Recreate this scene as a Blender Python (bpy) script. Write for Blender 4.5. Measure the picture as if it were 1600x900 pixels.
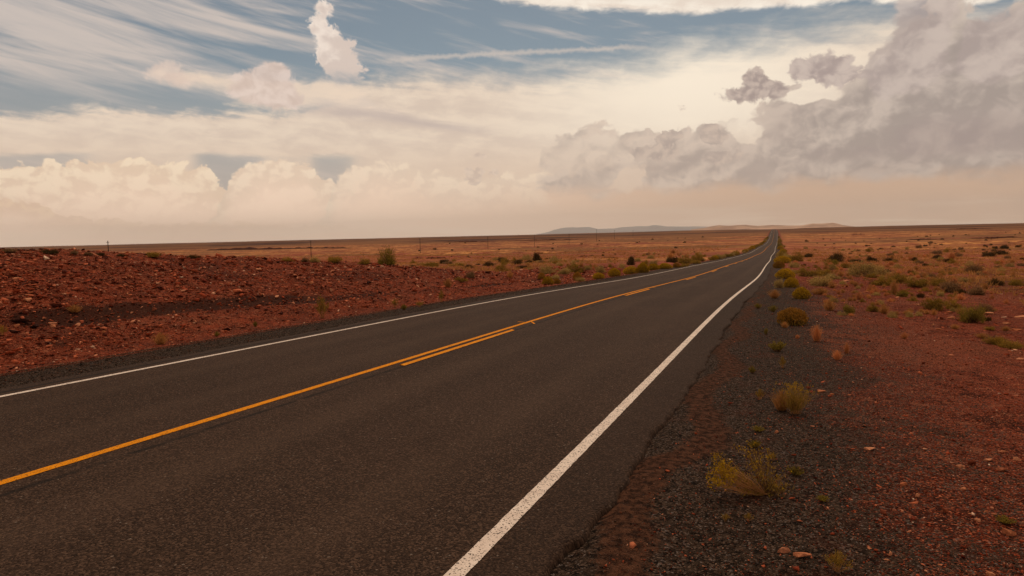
import bpy, math, random
import numpy as np
from math import radians, sin, cos, pi, sqrt

for o in list(bpy.data.objects):
    bpy.data.objects.remove(o)
scene = bpy.context.scene
COL = scene.collection

# ------------------------------------------------------------------ camera
EYE = 1.711
YAW, PITCH, ROLL = radians(21.783), radians(4.404), radians(-1.364)
cF = np.array([-sin(YAW)*cos(PITCH), cos(YAW)*cos(PITCH), -sin(PITCH)])
_r = np.array([cos(YAW), sin(YAW), 0.0]); _u = np.cross(_r, cF)
cR = cos(ROLL)*_r + sin(ROLL)*_u
cU = -sin(ROLL)*_r + cos(ROLL)*_u
cam_data = bpy.data.cameras.new('camera')
cam = bpy.data.objects.new('camera', cam_data)
COL.objects.link(cam)
from mathutils import Matrix, Vector
cam.matrix_world = Matrix(((cR[0], cU[0], -cF[0], 0), (cR[1], cU[1], -cF[1], 0), (cR[2], cU[2], -cF[2], EYE), (0, 0, 0, 1)))
cam_data.sensor_width = 36.0
cam_data.lens = 36.0*1067.0/1600.0
cam_data.clip_start = 0.05
cam_data.clip_end = 200000.0
scene.camera = cam

def ray(u, v):
    """direction of a point of the view, used to find where on the ground a thing stands"""
    return cF + cR*(u-800)/1067.0 - cU*(v-450)/1067.0

def azel(u, v):
    d = ray(u, v); d = d/np.linalg.norm(d)
    return math.degrees(math.atan2(d[0], d[1])), math.degrees(math.asin(d[2]))

def lin(r, g, b):
    def c(x):
        x /= 255.0
        return x/12.92 if x <= 0.04045 else ((x+0.055)/1.055)**2.4
    return (c(r), c(g), c(b))

# ------------------------------------------------------------------ colour management
scene.view_settings.view_transform = 'Standard'
scene.view_settings.look = 'None'
scene.view_settings.gamma = 1.0
scene.view_settings.use_curve_mapping = False
scene.view_settings.exposure = 0.0
scene.render.engine = 'CYCLES'
scene.cycles.max_bounces = 5
scene.cycles.diffuse_bounces = 2
scene.cycles.glossy_bounces = 2
scene.cycles.transparent_max_bounces = 8
scene.cycles.volume_bounces = 1
scene.cycles.use_denoising = True
scene.cycles.denoising_input_passes = 'RGB_ALBEDO_NORMAL'
scene.cycles.denoising_prefilter = 'ACCURATE'
scene.cycles.sample_clamp_indirect = 3.0
scene.cycles.use_adaptive_sampling = False
scene.cycles.filter_width = 1.5

# ------------------------------------------------------------------ node writing helper
class G:
    """small expression writer for node trees"""
    def __init__(self, tree): self.t = tree
    def node(self, kind, **kw):
        n = self.t.nodes.new(kind)
        for k, v in kw.items(): setattr(n, k, v)
        return n
    def put(self, sock, val):
        if isinstance(val, E): self.t.links.new(val.s, sock)
        elif isinstance(val, (tuple, list)):
            val = tuple(val)
            sock.default_value = val + (1.0,) if (sock.type == 'RGBA' and len(val) == 3) else val
        else: sock.default_value = val
    def math(self, op, a, b=None, c=None, clamp=False):
        n = self.node('ShaderNodeMath', operation=op); n.use_clamp = clamp
        self.put(n.inputs[0], a)
        if b is not None: self.put(n.inputs[1], b)
        if c is not None: self.put(n.inputs[2], c)
        return E(self, n.outputs[0])
    def sm(self, x, lo, hi, a=0.0, b=1.0, kind='SMOOTHSTEP'):
        n = self.node('ShaderNodeMapRange', interpolation_type=kind); n.clamp = True
        self.put(n.inputs[0], x); self.put(n.inputs[1], lo); self.put(n.inputs[2], hi)
        self.put(n.inputs[3], a); self.put(n.inputs[4], b)
        return E(self, n.outputs[0])
    def vec(self, x, y, z=0.0):
        n = self.node('ShaderNodeCombineXYZ')
        self.put(n.inputs[0], x); self.put(n.inputs[1], y); self.put(n.inputs[2], z)
        return E(self, n.outputs[0])
    def noise(self, v, scale=1.0, detail=4.0, rough=0.5, dist=0.0, lac=2.0, color=False, dim='3D'):
        n = self.node('ShaderNodeTexNoise', noise_dimensions=dim)
        self.put(n.inputs['Vector'], v); self.put(n.inputs['Scale'], scale); self.put(n.inputs['Detail'], detail)
        self.put(n.inputs['Roughness'], rough); self.put(n.inputs['Distortion'], dist); self.put(n.inputs['Lacunarity'], lac)
        return E(self, n.outputs['Color' if color else 'Fac'])
    def voro(self, v, scale=1.0, feature='F1', detail=0.0, rough=0.5, rnd=1.0, smooth=0.5, out='Distance', dim='3D'):
        n = self.node('ShaderNodeTexVoronoi', feature=feature, voronoi_dimensions=dim)
        self.put(n.inputs['Vector'], v); self.put(n.inputs['Scale'], scale)
        if 'Detail' in n.inputs: self.put(n.inputs['Detail'], detail); self.put(n.inputs['Roughness'], rough)
        self.put(n.inputs['Randomness'], rnd)
        if feature == 'SMOOTH_F1': self.put(n.inputs['Smoothness'], smooth)
        return E(self, n.outputs[out])
    def mix(self, f, a, b, mode='MIX'):
        n = self.node('ShaderNodeMix', data_type='RGBA', blend_type=mode); n.clamp_factor = True
        self.put(n.inputs[0], f); self.put(n.inputs[6], a); self.put(n.inputs[7], b)
        return E(self, n.outputs[2])
    def curve(self, x, x0, x1, y0, y1, pts):
        n = self.node('ShaderNodeFloatCurve')
        c = n.mapping.curves[0]
        pts = sorted(pts)
        P = [((p-x0)/(x1-x0), (q-y0)/(y1-y0)) for p, q in pts]
        while len(c.points) < len(P): c.points.new(0.5, 0.5)
        for k, (p, q) in enumerate(P):
            c.points[k].location = (min(max(p, 0), 1), min(max(q, 0), 1)); c.points[k].handle_type = 'AUTO_CLAMPED'
        n.mapping.update()
        self.put(n.inputs[1], (x-x0)*(1.0/(x1-x0)))
        return E(self, n.outputs[0])*(y1-y0)+y0
    def attr(self, name):
        return E(self, self.node('ShaderNodeAttribute', attribute_name=name).outputs['Fac'])

class E:
    def __init__(self, g, s): self.g = g; self.s = s
    def __add__(a, b): return a.g.math('ADD', a, b)
    __radd__ = __add__
    def __sub__(a, b): return a.g.math('SUBTRACT', a, b)
    def __rsub__(a, b): return a.g.math('SUBTRACT', b, a)
    def __mul__(a, b): return a.g.math('MULTIPLY', a, b)
    __rmul__ = __mul__
    def max(a, b): return a.g.math('MAXIMUM', a, b)
    def min(a, b): return a.g.math('MINIMUM', a, b)
    def abs(a): return a.g.math('ABSOLUTE', a)
    def sqrt(a): return a.g.math('SQRT', a)
    def inv(a): return a.g.math('SUBTRACT', 1.0, a, clamp=True)

# ------------------------------------------------------------------ world: sky with its clouds, by azimuth and elevation
SUN_EL, SUN_AZ = radians(52), radians(-14)       # azimuth clockwise from +Y
SKY_STRENGTH = 0.1
world = bpy.data.worlds.new('World'); scene.world = world
world.use_nodes = True
wt = world.node_tree; wt.nodes.clear()
g = G(wt)
skyt = g.node('ShaderNodeTexSky', sky_type='NISHITA')
skyt.sun_disc = False; skyt.sun_elevation = SUN_EL; skyt.sun_rotation = SUN_AZ
skyt.altitude = 1500; skyt.dust_density = 1.5; skyt.air_density = 1.0
tc = g.node('ShaderNodeTexCoord')
sep = g.node('ShaderNodeSeparateXYZ'); wt.links.new(tc.outputs['Generated'], sep.inputs[0])
dx, dy, dz = (E(g, sep.outputs[k]) for k in range(3))
A = g.math('ARCTAN2', dx, dy)*57.29578
EL = g.math('ARCSINE', g.math('MAXIMUM', dz, -0.2))*57.29578
K = 1.0/SKY_STRENGTH
def ck(r, g_, b, k=1.0):
    return tuple(x*K*k for x in lin(r, g_, b))

def n2(x, y, detail=4, rough=0.55, dist=0.0):
    return g.noise(g.vec(x, y), 1.0, detail, rough, dist, dim='2D')
def edge(pts):                       # a height (degrees) as a smooth function of azimuth
    P = [azel(u, v) for u, v in pts]
    P = [(-64.0, P[0][1])] + P + [(22.0, P[-1][1])] if P[0][0] > -63 else P
    return g.curve(A, -64.0, 22.0, -5.0, 30.0, P)
def streak(angle, sa, se, seed, detail=5, rough=0.55, dist=0.0):
    t = radians(angle)
    x = A*cos(t)+EL*sin(t); y = EL*cos(t)-A*sin(t)
    return n2(x*sa+seed*3.7, y*se+seed*1.9, detail, rough, dist)
# warped coordinates for billowing edges
wn = g.noise(g.vec(A*0.35, EL*0.45), 1.0, 3, 0.5, color=True, dim='2D')
wsep = g.node('ShaderNodeSeparateColor'); wt.links.new(wn.s, wsep.inputs[0])
wA = A + (E(g, wsep.outputs[0])-0.5)*1.6
wE = EL + (E(g, wsep.outputs[1])-0.5)*1.2
def billow(a, e, scale, detail, rough):
    return 0.72-g.voro(g.vec(a, e), scale, 'SMOOTH_F1', detail, rough, smooth=0.45, dim='2D')
PUFF = {}
def puff(size):
    """lump height, and how far it faces the light; three sizes shared by all the clouds"""
    if size not in PUFF:
        sc, la, le, det = {'big': (0.26, 0.5, -0.9, 3), 'mid': (0.5, 0.25, -0.5, 3), 'small': (1.0, 0.10, -0.30, 2)}[size]
        x = wA+sc*77; y = wE*1.2+sc*31
        h = billow(x, y, sc, det, 0.5); h2 = billow(x+la, y+le, sc, det, 0.5)
        PUFF[size] = (h, h-h2)
    return PUFF[size]

nf = n2(wA*1.5, wE*1.9, 6, 0.62)-0.5     # fine crinkle shared by the heaped clouds
# clear sky
base = g.mix(1.0, E(g, skyt.outputs[0]), (0.62, 0.60, 0.48), 'MULTIPLY')
low = g.sm(EL, 1.0, 15.0)
base = g.mix(low, ck(170, 164, 162), base)
col = base
# thin high streaks
s1 = streak(-9, 0.05, 0.62, 1.0, 6, 0.6, 0.3)
s2 = streak(-16, 0.10, 1.1, 7.0, 5, 0.6, 0.4)
s3 = n2(A*0.06, EL*0.16, 2, 0.5)
nv0 = n2(A*0.12, EL*0.5, 4, 0.55)-0.5
m_left = g.sm(A, azel(760, 50)[0], azel(120, 50)[0], 0.0, 1.0)
cir = g.sm(s1*0.6+s2*0.2+s3*0.2+m_left*0.15, 0.48, 0.74)
cir = cir*g.sm(EL+nv0*2.0, azel(200, 165)[1], azel(200, 105)[1], 0.25, 1.0)
col = g.mix(cir*0.80, col, ck(214, 200, 190))
fine = g.sm(s2*0.5+s1*0.5, 0.50, 0.75)
col = g.mix(fine*0.35, col, ck(222, 206, 194))
# contrail like streak
trail_c = edge([(0, 140), (440, 100), (560, 97), (700, 88), (860, 80), (980, 74), (1080, 80), (1600, 60)])
td = (EL-trail_c+(n2(A*1.4, EL*1.4, 3, 0.6)-0.5)*0.45).abs()
tw = g.sm(A, azel(560, 95)[0], azel(640, 90)[0])*g.sm(A, azel(1060, 75)[0], azel(960, 75)[0])
col = g.mix(g.sm(td, 0.0, 0.30, 1.0, 0.0)*tw*0.6, col, ck(214, 200, 188))

# wide cream veil: upper and lower edge
nv = n2(wA*0.35, wE*0.9, 6, 0.58)-0.5
ns = streak(-7, 0.10, 0.9, 31.0, 6, 0.6, 0.2)-0.5
veil_top = edge([(0, 172), (150, 170), (300, 172), (420, 176), (500, 165), (540, 130), (620, 118), (760, 112), (900, 104), (1000, 90), (1080, 66), (1140, 60), (1230, 44), (1330, 30), (1600, 10)])
veil_soft = g.curve(A, -64.0, 22.0, 0.0, 4.0, [(-64, 0.7), (-40, 0.7), (-30, 1.4), (-18, 2.2), (0, 2.6), (22, 2.6)])
vm = g.sm(veil_top-EL+ns*2.2+nv*2.0, veil_soft*(-0.5), veil_soft)
veil_bot = edge([(0, 247), (120, 243), (320, 244), (420, 248), (520, 247), (600, 249), (660, 300), (700, 380), (1600, 420)])
cut = g.curve(A, -64.0, 22.0, 0.0, 1.0, [(-64, 0.75)]+[(azel(u, 250)[0], k) for u, k in ((10, 0.75), (130, 0.5), (180, 0.05), (285, 0.05), (325, 0.85), (395, 0.85), (430, 0.15), (475, 0.15), (505, 0.8), (545, 0.6), (590, 0.0))]+[(22, 0)])
vm = vm*(1.0-cut*(1.0-g.sm(EL-veil_bot+ns*0.5+nv*0.35, -0.05, 0.45)))
vcol_n = g.sm(nv+ns*0.8, -0.25, 0.25)
glow = g.sm(((A-azel(1080, 130)[0])*0.55*((A-azel(1080, 130)[0])*0.55)+(EL-azel(1080, 130)[1])*(EL-azel(1080, 130)[1])).sqrt(), 0.0, 11.0, 1.0, 0.0)
vc = g.mix(vcol_n, ck(222, 202, 184), ck(240, 220, 198))
vc = g.mix(glow, vc, ck(255, 240, 218, 1.03))
vlow = g.sm(EL, azel(700, 300)[1], azel(700, 200)[1])
vc = g.mix(vlow, ck(232, 206, 182), vc)
col = g.mix(vm*0.97, col, vc)
# second small band left: strip of veil above the blue gap
b2_top = edge([(0, 300), (200, 160), (235, 108), (330, 106), (420, 118), (520, 120), (600, 160), (1600, 400)])
b2_bot = edge([(0, 0), (200, 100), (240, 128), (330, 146), (400, 168), (520, 182), (640, 190), (1600, 0)])
b2 = g.sm(b2_top-EL+nv*1.4, -0.1, 0.7)*g.sm(EL-b2_bot+nv*1.0, -0.2, 0.9)
col = g.mix(b2*0.95, col, g.mix(vcol_n, ck(224, 206, 190), ck(240, 218, 196)))
# grey streaks inside the veil
gs_c = edge([(0, 170), (450, 172), (560, 180), (640, 190), (700, 198), (780, 205), (1600, 260)])
gs = g.sm((EL-gs_c+ns*1.3).abs(), 0.0, 0.75, 1.0, 0.0)*g.sm(A, azel(430, 170)[0], azel(540, 170)[0])*g.sm(A, azel(800, 200)[0], azel(680, 200)[0])
col = g.mix(gs*0.75, col, ck(196, 180, 172))
# white sheet at the very top
tp = edge([(0, -200), (700, -60), (770, 2), (830, 13), (900, 18), (1000, 22), (1080, 26), (1140, 22), (1230, 14), (1300, 8), (1600, 0)])
tpm = g.sm(EL-tp+nv*1.0, 0.0, 0.45)*g.sm(A, azel(740, 0)[0], azel(790, 0)[0])
col = g.mix(tpm, col, g.mix(vcol_n, ck(236, 220, 204), ck(255, 244, 228)))
tpg = g.sm(EL-tp+nv*1.5-0.6, 0.0, 2.0)
col = g.mix(tpm*tpg*0.5, col, ck(206, 190, 180))

# low cumulus deck on the left, lit cream tops fading into haze
def deck(col, pts, seed, amp, light, shade, sc=0.42, soft=0.12, fade=4.0, la=0.25, le=-0.5, hi=1.0, lo_e=None, a0=None, a1=None):
    h, d = puff('mid'); hb_, db_ = puff('big'); h = h*0.7+hb_*0.3; d = d*0.9+db_*0.3
    top = edge(pts)
    dd = top-EL+(h-0.35)*amp+nf*0.9
    m = g.sm(dd, 0.0, soft)
    if a0 is not None: m = m*g.sm(A, a0[0], a0[1])
    if a1 is not None: m = m*g.sm(A, a1[0], a1[1])
    lit = g.sm(d+nf*0.5, -0.18, 0.22)
    depth = g.sm(dd, 0.0, fade, 1.0, 0.0)
    c = g.mix(lit*0.65+depth*0.35, shade, light)
    c = g.mix(depth*0.9+0.1, hz_col, c)
    return g.mix(m, col, c)
hz_col = g.mix(g.sm(A, azel(300, 300)[0], azel(1300, 300)[0]), ck(255, 224, 198, 1.13), ck(210, 175, 147))
col = deck(col, [(0, 250), (60, 244), (120, 236), (200, 238), (290, 238), (322, 250), (340, 268), (352, 276), (400, 288), (440, 300), (500, 320), (1600, 400)], 5.0, 1.3, ck(253, 230, 200), ck(226, 196, 170), fade=5.0, soft=0.22)
col = deck(col, [(0, 500), (330, 330), (362, 262), (385, 246), (430, 238), (475, 243), (500, 262), (540, 274), (600, 290), (680, 300), (1600, 420)], 6.0, 1.1, ck(250, 227, 200), ck(226, 199, 175), sc=0.5, fade=4.2, soft=0.35)
col = deck(col, [(0, 500), (500, 330), (528, 262), (560, 246), (590, 242), (640, 246), (680, 258), (760, 262), (820, 258), (860, 262), (930, 280), (1600, 420)], 7.0, 1.0, ck(248, 226, 200), ck(226, 202, 180), sc=0.55, fade=4.0, soft=0.6)
col = deck(col, [(0, 296), (40, 306), (90, 322), (160, 335), (500, 345), (1600, 420)], 8.0, 0.8, ck(244, 212, 180), ck(228, 194, 168), sc=0.6, fade=2.5)

# grey cloud mass on the right
gh, gd = puff('big')
gh2, gd2 = puff('mid')
mass_top = edge([(0, 600), (800, 330), (835, 262), (850, 200), (880, 178), (940, 172), (1020, 168), (1080, 164), (1150, 160), (1200, 130), (1230, 104), (1290, 84), (1350, 72), (1385, 44), (1410, 0), (1450, -30), (1600, -60)])
gm_d = mass_top-EL+(gh-0.35)*2.6+(gh2-0.35)*1.1+nf*1.2
gm = g.sm(gm_d, -0.05, g.sm(nv, -0.2, 0.25, 0.2, 0.9))
g_depth = g.sm(gm_d, 0.2, 5.0, 1.0, 0.0)
glit = g.sm(gd*0.75+gd2*0.5+nf*0.45+(g_depth-0.35)*0.22, -0.34, 0.40)
g_soft = n2(A*0.12, EL*0.3, 4, 0.55)
right_dark = g.sm(A, azel(950, 200)[0], azel(1500, 200)[0])
gcol = g.mix(glit, g.mix(right_dark, ck(177, 162, 152), ck(163, 151, 144)), g.mix(right_dark, ck(222, 202, 184), ck(200, 185, 173)))
gcol = g.mix(g.sm(g_soft, 0.35, 0.7)*0.5, gcol, g.mix(right_dark, ck(218, 198, 180), ck(172, 157, 151)))
rim = g.sm(gm_d, 0.0, 1.6, 1.0, 0.0)
gcol = g.mix(rim*0.32, gcol, ck(238, 219, 199))
g_fade = g.sm(EL+ (gh-0.35)*0.9+nv*1.2, azel(1200, 312)[1], azel(1200, 280)[1])
gcol = g.mix(g_fade, hz_col, gcol)
# holes where the bright veil shows through
def hole(u, v, ru, rv, k=1.0):
    a0, e0 = azel(u, v); sx = 1.0/(ru/18.6); sy = 1.0/(rv/18.6)
    x = (A-a0)*sx; y = (EL-e0)*sy
    r = (x*x+y*y).sqrt()+(gh2-0.35)*1.4
    return g.sm(r, 0.6, 1.15, k, 0.0)
hm = hole(1262, 148, 27, 8)
hm = hm.max(hole(1165, 205, 16, 12, 0.8)).max(hole(905, 240, 60, 20, 0.35)).max(hole(985, 280, 18, 14, 0.8)).max(hole(1125, 180, 40, 10, 0.6))
gm = gm*(1.0-hm)*g.sm(A+nv*6.0, azel(822, 250)[0], azel(866, 250)[0])
col = g.mix(gm, col, gcol)
# darker patches inside the mass
def blob_mask(blobs, amp, seed, soft=0.14, scale=1.1, detail=4):
    h, d = puff('big' if scale < 0.6 else ('mid' if scale < 1.0 else 'small'))
    acc = None
    for (u, v, ru, rv) in blobs:
        a0, e0 = azel(u, v)
        x = (A-a0)*(18.0/ru); y = (EL-e0)*(18.0/rv)
        f = (1.0-(x*x+y*y).sqrt())*(min(ru, rv)/18.0)
        acc = f if acc is None else g.math('SMOOTH_MAX', acc, f, 0.2)
    acc = acc+(h-0.35)*amp+nf*0.75
    return g.sm(acc, 0.0, soft), d, acc
def put_blob(col, blobs, amp, seed, light, shade, soft=0.14, scale=1.1, alpha=1.0, updark=0.0, detail=4):
    m, d, acc = blob_mask(blobs, amp, seed, soft, scale, detail)
    lit = g.sm(d*0.75+nf*0.5+updark, -0.30, 0.34)
    return g.mix(m*alpha, col, g.mix(lit, shade, light))
# grey heaps in front of the mass
col = put_blob(col, [(1280, 108, 52, 30), (1320, 118, 60, 22), (1245, 118, 26, 18)], 0.9, 51.0, ck(206, 189, 178), ck(170, 154, 149), scale=0.8, soft=0.35)
col = put_blob(col, [(1180, 126, 22, 20), (1165, 147, 44, 15), (1205, 140, 30, 18)], 0.35, 52.0, ck(200, 182, 170), ck(166, 150, 144), scale=1.2, soft=0.28)
col = put_blob(col, [(1440, 40, 50, 60), (1420, 100, 70, 50), (1560, 70, 60, 60)], 1.2, 53.0, ck(204, 188, 178), ck(172, 157, 152), scale=0.45, alpha=0.8, soft=0.6)
col = put_blob(col, [(1480, 215, 150, 40), (1350, 235, 120, 24)], 1.3, 54.0, ck(176, 160, 152), ck(156, 142, 139), scale=0.4, alpha=0.65, soft=1.2)
col = put_blob(col, [(1045, 215, 24, 20), (1020, 240, 50, 18), (1110, 215, 26, 24), (1115, 246, 50, 16)], 0.9, 55.0, ck(208, 188, 172), ck(176, 160, 151), scale=0.9, alpha=0.85)
col = put_blob(col, [(1000, 262, 110, 16), (1180, 270, 130, 16), (1350, 268, 160, 14)], 0.9, 56.0, ck(184, 166, 154), ck(168, 151, 143), scale=0.5, alpha=0.7, soft=0.9)
col = put_blob(col, [(745, 244, 20, 8), (740, 275, 18, 18), (770, 270, 30, 8)], 0.5, 57.0, ck(232, 210, 190), ck(208, 186, 170), scale=1.3, alpha=0.85)
# tall white tower and its neighbours
col = put_blob(col, [(412, 140, 56, 30), (436, 152, 42, 24), (425, 116, 34, 22), (395, 130, 34, 20)], 0.35, 61.0, ck(232, 212, 200), ck(214, 192, 179), scale=0.7, alpha=0.9, soft=0.4)
col = put_blob(col, [(262, 114, 34, 20), (285, 124, 34, 14)], 0.35, 62.0, ck(232, 210, 194), ck(222, 198, 184), scale=0.7, alpha=0.7, soft=0.5)
def tower(col):
    h, d = puff('mid'); acc = None
    for (u, v, ru, rv) in [(508, 17, 17, 17), (500, 38, 20, 20), (510, 58, 25, 24), (522, 84, 34, 28), (536, 104, 36, 28), (540, 122, 36, 20), (548, 70, 12, 12)]:
        a0, e0 = azel(u, v); x = (A-a0)*(18.0/ru); y = (EL-e0)*(18.0/rv)
        f = (1.0-(x*x+y*y).sqrt())*(min(ru, rv)/18.0)
        acc = f if acc is None else g.math('SMOOTH_MAX', acc, f, 0.12)
    acc = acc+(h-0.35)*0.42+nf*1.1
    base = g.sm(EL+nf*1.0, azel(540, 140)[1], azel(540, 104)[1])
    side = g.sm((A-azel(505, 60)[0])*0.16-(EL-azel(505, 60)[1])*0.10+d*0.9+nf*0.5, -0.45, 0.45)
    return g.mix(g.sm(acc, -0.06, g.sm(nv, -0.2, 0.2, 0.14, 0.5))*base*0.97, col, g.mix(side, ck(246, 230, 216), ck(220, 202, 190)))
col = tower(col)
# pale haze down to the horizon, faintly banded
hb = streak(0, 0.05, 0.6, 77.0, 4, 0.55)
hzm = g.sm(EL+(hb-0.5)*1.6, azel(800, 368)[1], azel(800, 312)[1], 1.0, 0.0)
hzc = g.mix(hb, hz_col, g.mix(0.5, hz_col, ck(240, 214, 190)))
rain = n2(A*0.35+EL*0.06, EL*0.05, 4, 0.6)
rm = g.sm(A, azel(1180, 300)[0], azel(1420, 300)[0])*g.sm(EL, azel(1300, 352)[1], azel(1300, 318)[1])*g.sm(rain, 0.35, 0.65)
hzc = g.mix(rm*0.45, hzc, ck(178, 158, 146))
bands = g.sm(n2(A*0.07, EL*0.75+9.0, 5, 0.6), 0.48, 0.66)
hzc = g.mix(bands*0.5, hzc, ck(252, 232, 208))
col = g.mix(hzm*0.88, col, hzc)
# above the view: broken cream and grey cloud all over the sky
up = g.sm(EL, 21.0, 30.0)
un = g.noise(g.vec(dx*2.2, dy*2.2, dz*2.2), 1.0, 4, 0.55)
col = g.mix(up, col, g.mix(g.sm(un, 0.38, 0.66), ck(128, 118, 112), ck(232, 206, 176)))
bg = g.node('ShaderNodeBackground'); g.put(bg.inputs[0], col); bg.inputs[1].default_value = SKY_STRENGTH
wo = g.node('ShaderNodeOutputWorld'); wt.links.new(bg.outputs[0], wo.inputs[0])
world.cycles.sampling_method = 'NONE'

sun_d = bpy.data.lights.new('sun', 'SUN'); sun = bpy.data.objects.new('sun', sun_d); COL.objects.link(sun)
sun_d.energy = 1.5; sun_d.angle = radians(10); sun_d.color = (1.0, 0.86, 0.70)
sd = Vector((sin(SUN_AZ)*cos(SUN_EL), cos(SUN_AZ)*cos(SUN_EL), sin(SUN_EL)))
sun.rotation_euler = sd.to_track_quat('Z', 'Y').to_euler()

# ------------------------------------------------------------------ numpy helpers
def _hash(ix, iy, seed):
    h = (ix.astype(np.int64)*374761393 + iy.astype(np.int64)*668265263 + seed*974634777) & 0xFFFFFFFF
    h = ((h ^ (h >> 13))*1274126177) & 0xFFFFFFFF
    return ((h ^ (h >> 16)) & 0xFFFF)/65535.0
def vnoise(x, y, seed=0):
    ix = np.floor(x); iy = np.floor(y); fx = x-ix; fy = y-iy
    fx = fx*fx*(3-2*fx); fy = fy*fy*(3-2*fy)
    a = _hash(ix, iy, seed); b = _hash(ix+1, iy, seed); c = _hash(ix, iy+1, seed); d = _hash(ix+1, iy+1, seed)
    return (a*(1-fx)+b*fx)*(1-fy)+(c*(1-fx)+d*fx)*fy
def fbm(x, y, seed=0, oct=4, gain=0.5):
    s = 0.0; amp = 1.0; tot = 0.0
    for k in range(oct):
        s = s+amp*vnoise(x*2**k+k*17.3, y*2**k-k*9.1, seed+k); tot += amp; amp *= gain
    return s/tot-0.5
def sstep(x, a, b):
    t = np.clip((x-a)/(b-a), 0, 1)
    return t*t*(3-2*t)
def spline(k, v):
    k = np.array(k, float); v = np.array(v, float); n = len(k); hh = np.diff(k)
    M = np.zeros((n, n)); b = np.zeros(n); M[0, 0] = M[-1, -1] = 1
    for i in range(1, n-1):
        M[i, i-1] = hh[i-1]; M[i, i] = 2*(hh[i-1]+hh[i]); M[i, i+1] = hh[i]
        b[i] = 6*((v[i+1]-v[i])/hh[i]-(v[i]-v[i-1])/hh[i-1])
    m = np.linalg.solve(M, b)
    def ev(s):
        s = np.asarray(s, float)
        i = np.clip(np.searchsorted(k, s)-1, 0, n-2); sc = np.clip(s, k[0], k[-1]); t = sc-k[i]; H = hh[i]
        return v[i]+t*((v[i+1]-v[i])/H-H*(2*m[i]+m[i+1])/6)+t*t*m[i]/2+t**3*(m[i+1]-m[i])/(6*H)
    return ev

# ------------------------------------------------------------------ the lie of the land
PROF = spline([-60, -20, 0, 8, 20, 40, 70, 110, 160, 230, 330, 480, 700, 1000, 1400, 2200, 4000, 9000, 40000],
              [0.6, 0.3, 0.0, -0.163, -0.424, -1.052, -1.874, -2.959, -4.24, -5.634, -6.818, -8.292, -7.929, -2.603, 0.2, 1.0, 1.2, 1.2, 1.0])
XC = spline([-60, 0, 8, 20, 40, 70, 110, 160, 230, 330, 480, 700, 1000, 1500, 2600, 40000],
            [0, 0, 0.004, -0.007, 0.113, -0.107, -0.368, -1.056, -1.283, -2.197, -3.02, -4.774, -7.593, -14, -30, -30])
X_R, X_L, X_Y = -1.598, -1.598-7.3, -1.598-3.746       # edge lines and centre line
X_C = -1.598-3.65
CROWN = 0.0133
def road_z(x, y):
    t = x-XC(y)
    return PROF(y)+CROWN*(3.65-np.abs(t-X_C))
def edge_right(y):
    y = np.asarray(y, float)
    return -1.10+0.15*(vnoise(y*0.9, y*0+3, 5)-0.5)+0.05*(vnoise(y*3.1, y*0+7, 6)-0.5)+0.05*(vnoise(y*9, y*0+7, 7)-0.5)+0.05*sstep(y, 8, 30)
def edge_left(y):
    y = np.asarray(y, float)
    return -9.45+0.10*(vnoise(y*0.7, y*0+13, 8)-0.5)
def at_plane_x(u, v, x):
    d = ray(u, v); t = x/d[0]
    return t*d[1], EYE+t*d[2]
_cr = [at_plane_x(u, v, -21.0) for u, v in ((-60, 391), (0, 392), (120, 396), (300, 402), (450, 408), (600, 414), (700, 423), (780, 432), (860, 444))]
_cr = [(-40.0, _cr[0][1]+0.3)]+_cr
_ks = [c[0] for c in _cr]; _kz = [c[1] for c in _cr]
def crest_z(y): return np.interp(y, _ks, _kz)
CREST_END = _ks[-1]
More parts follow.
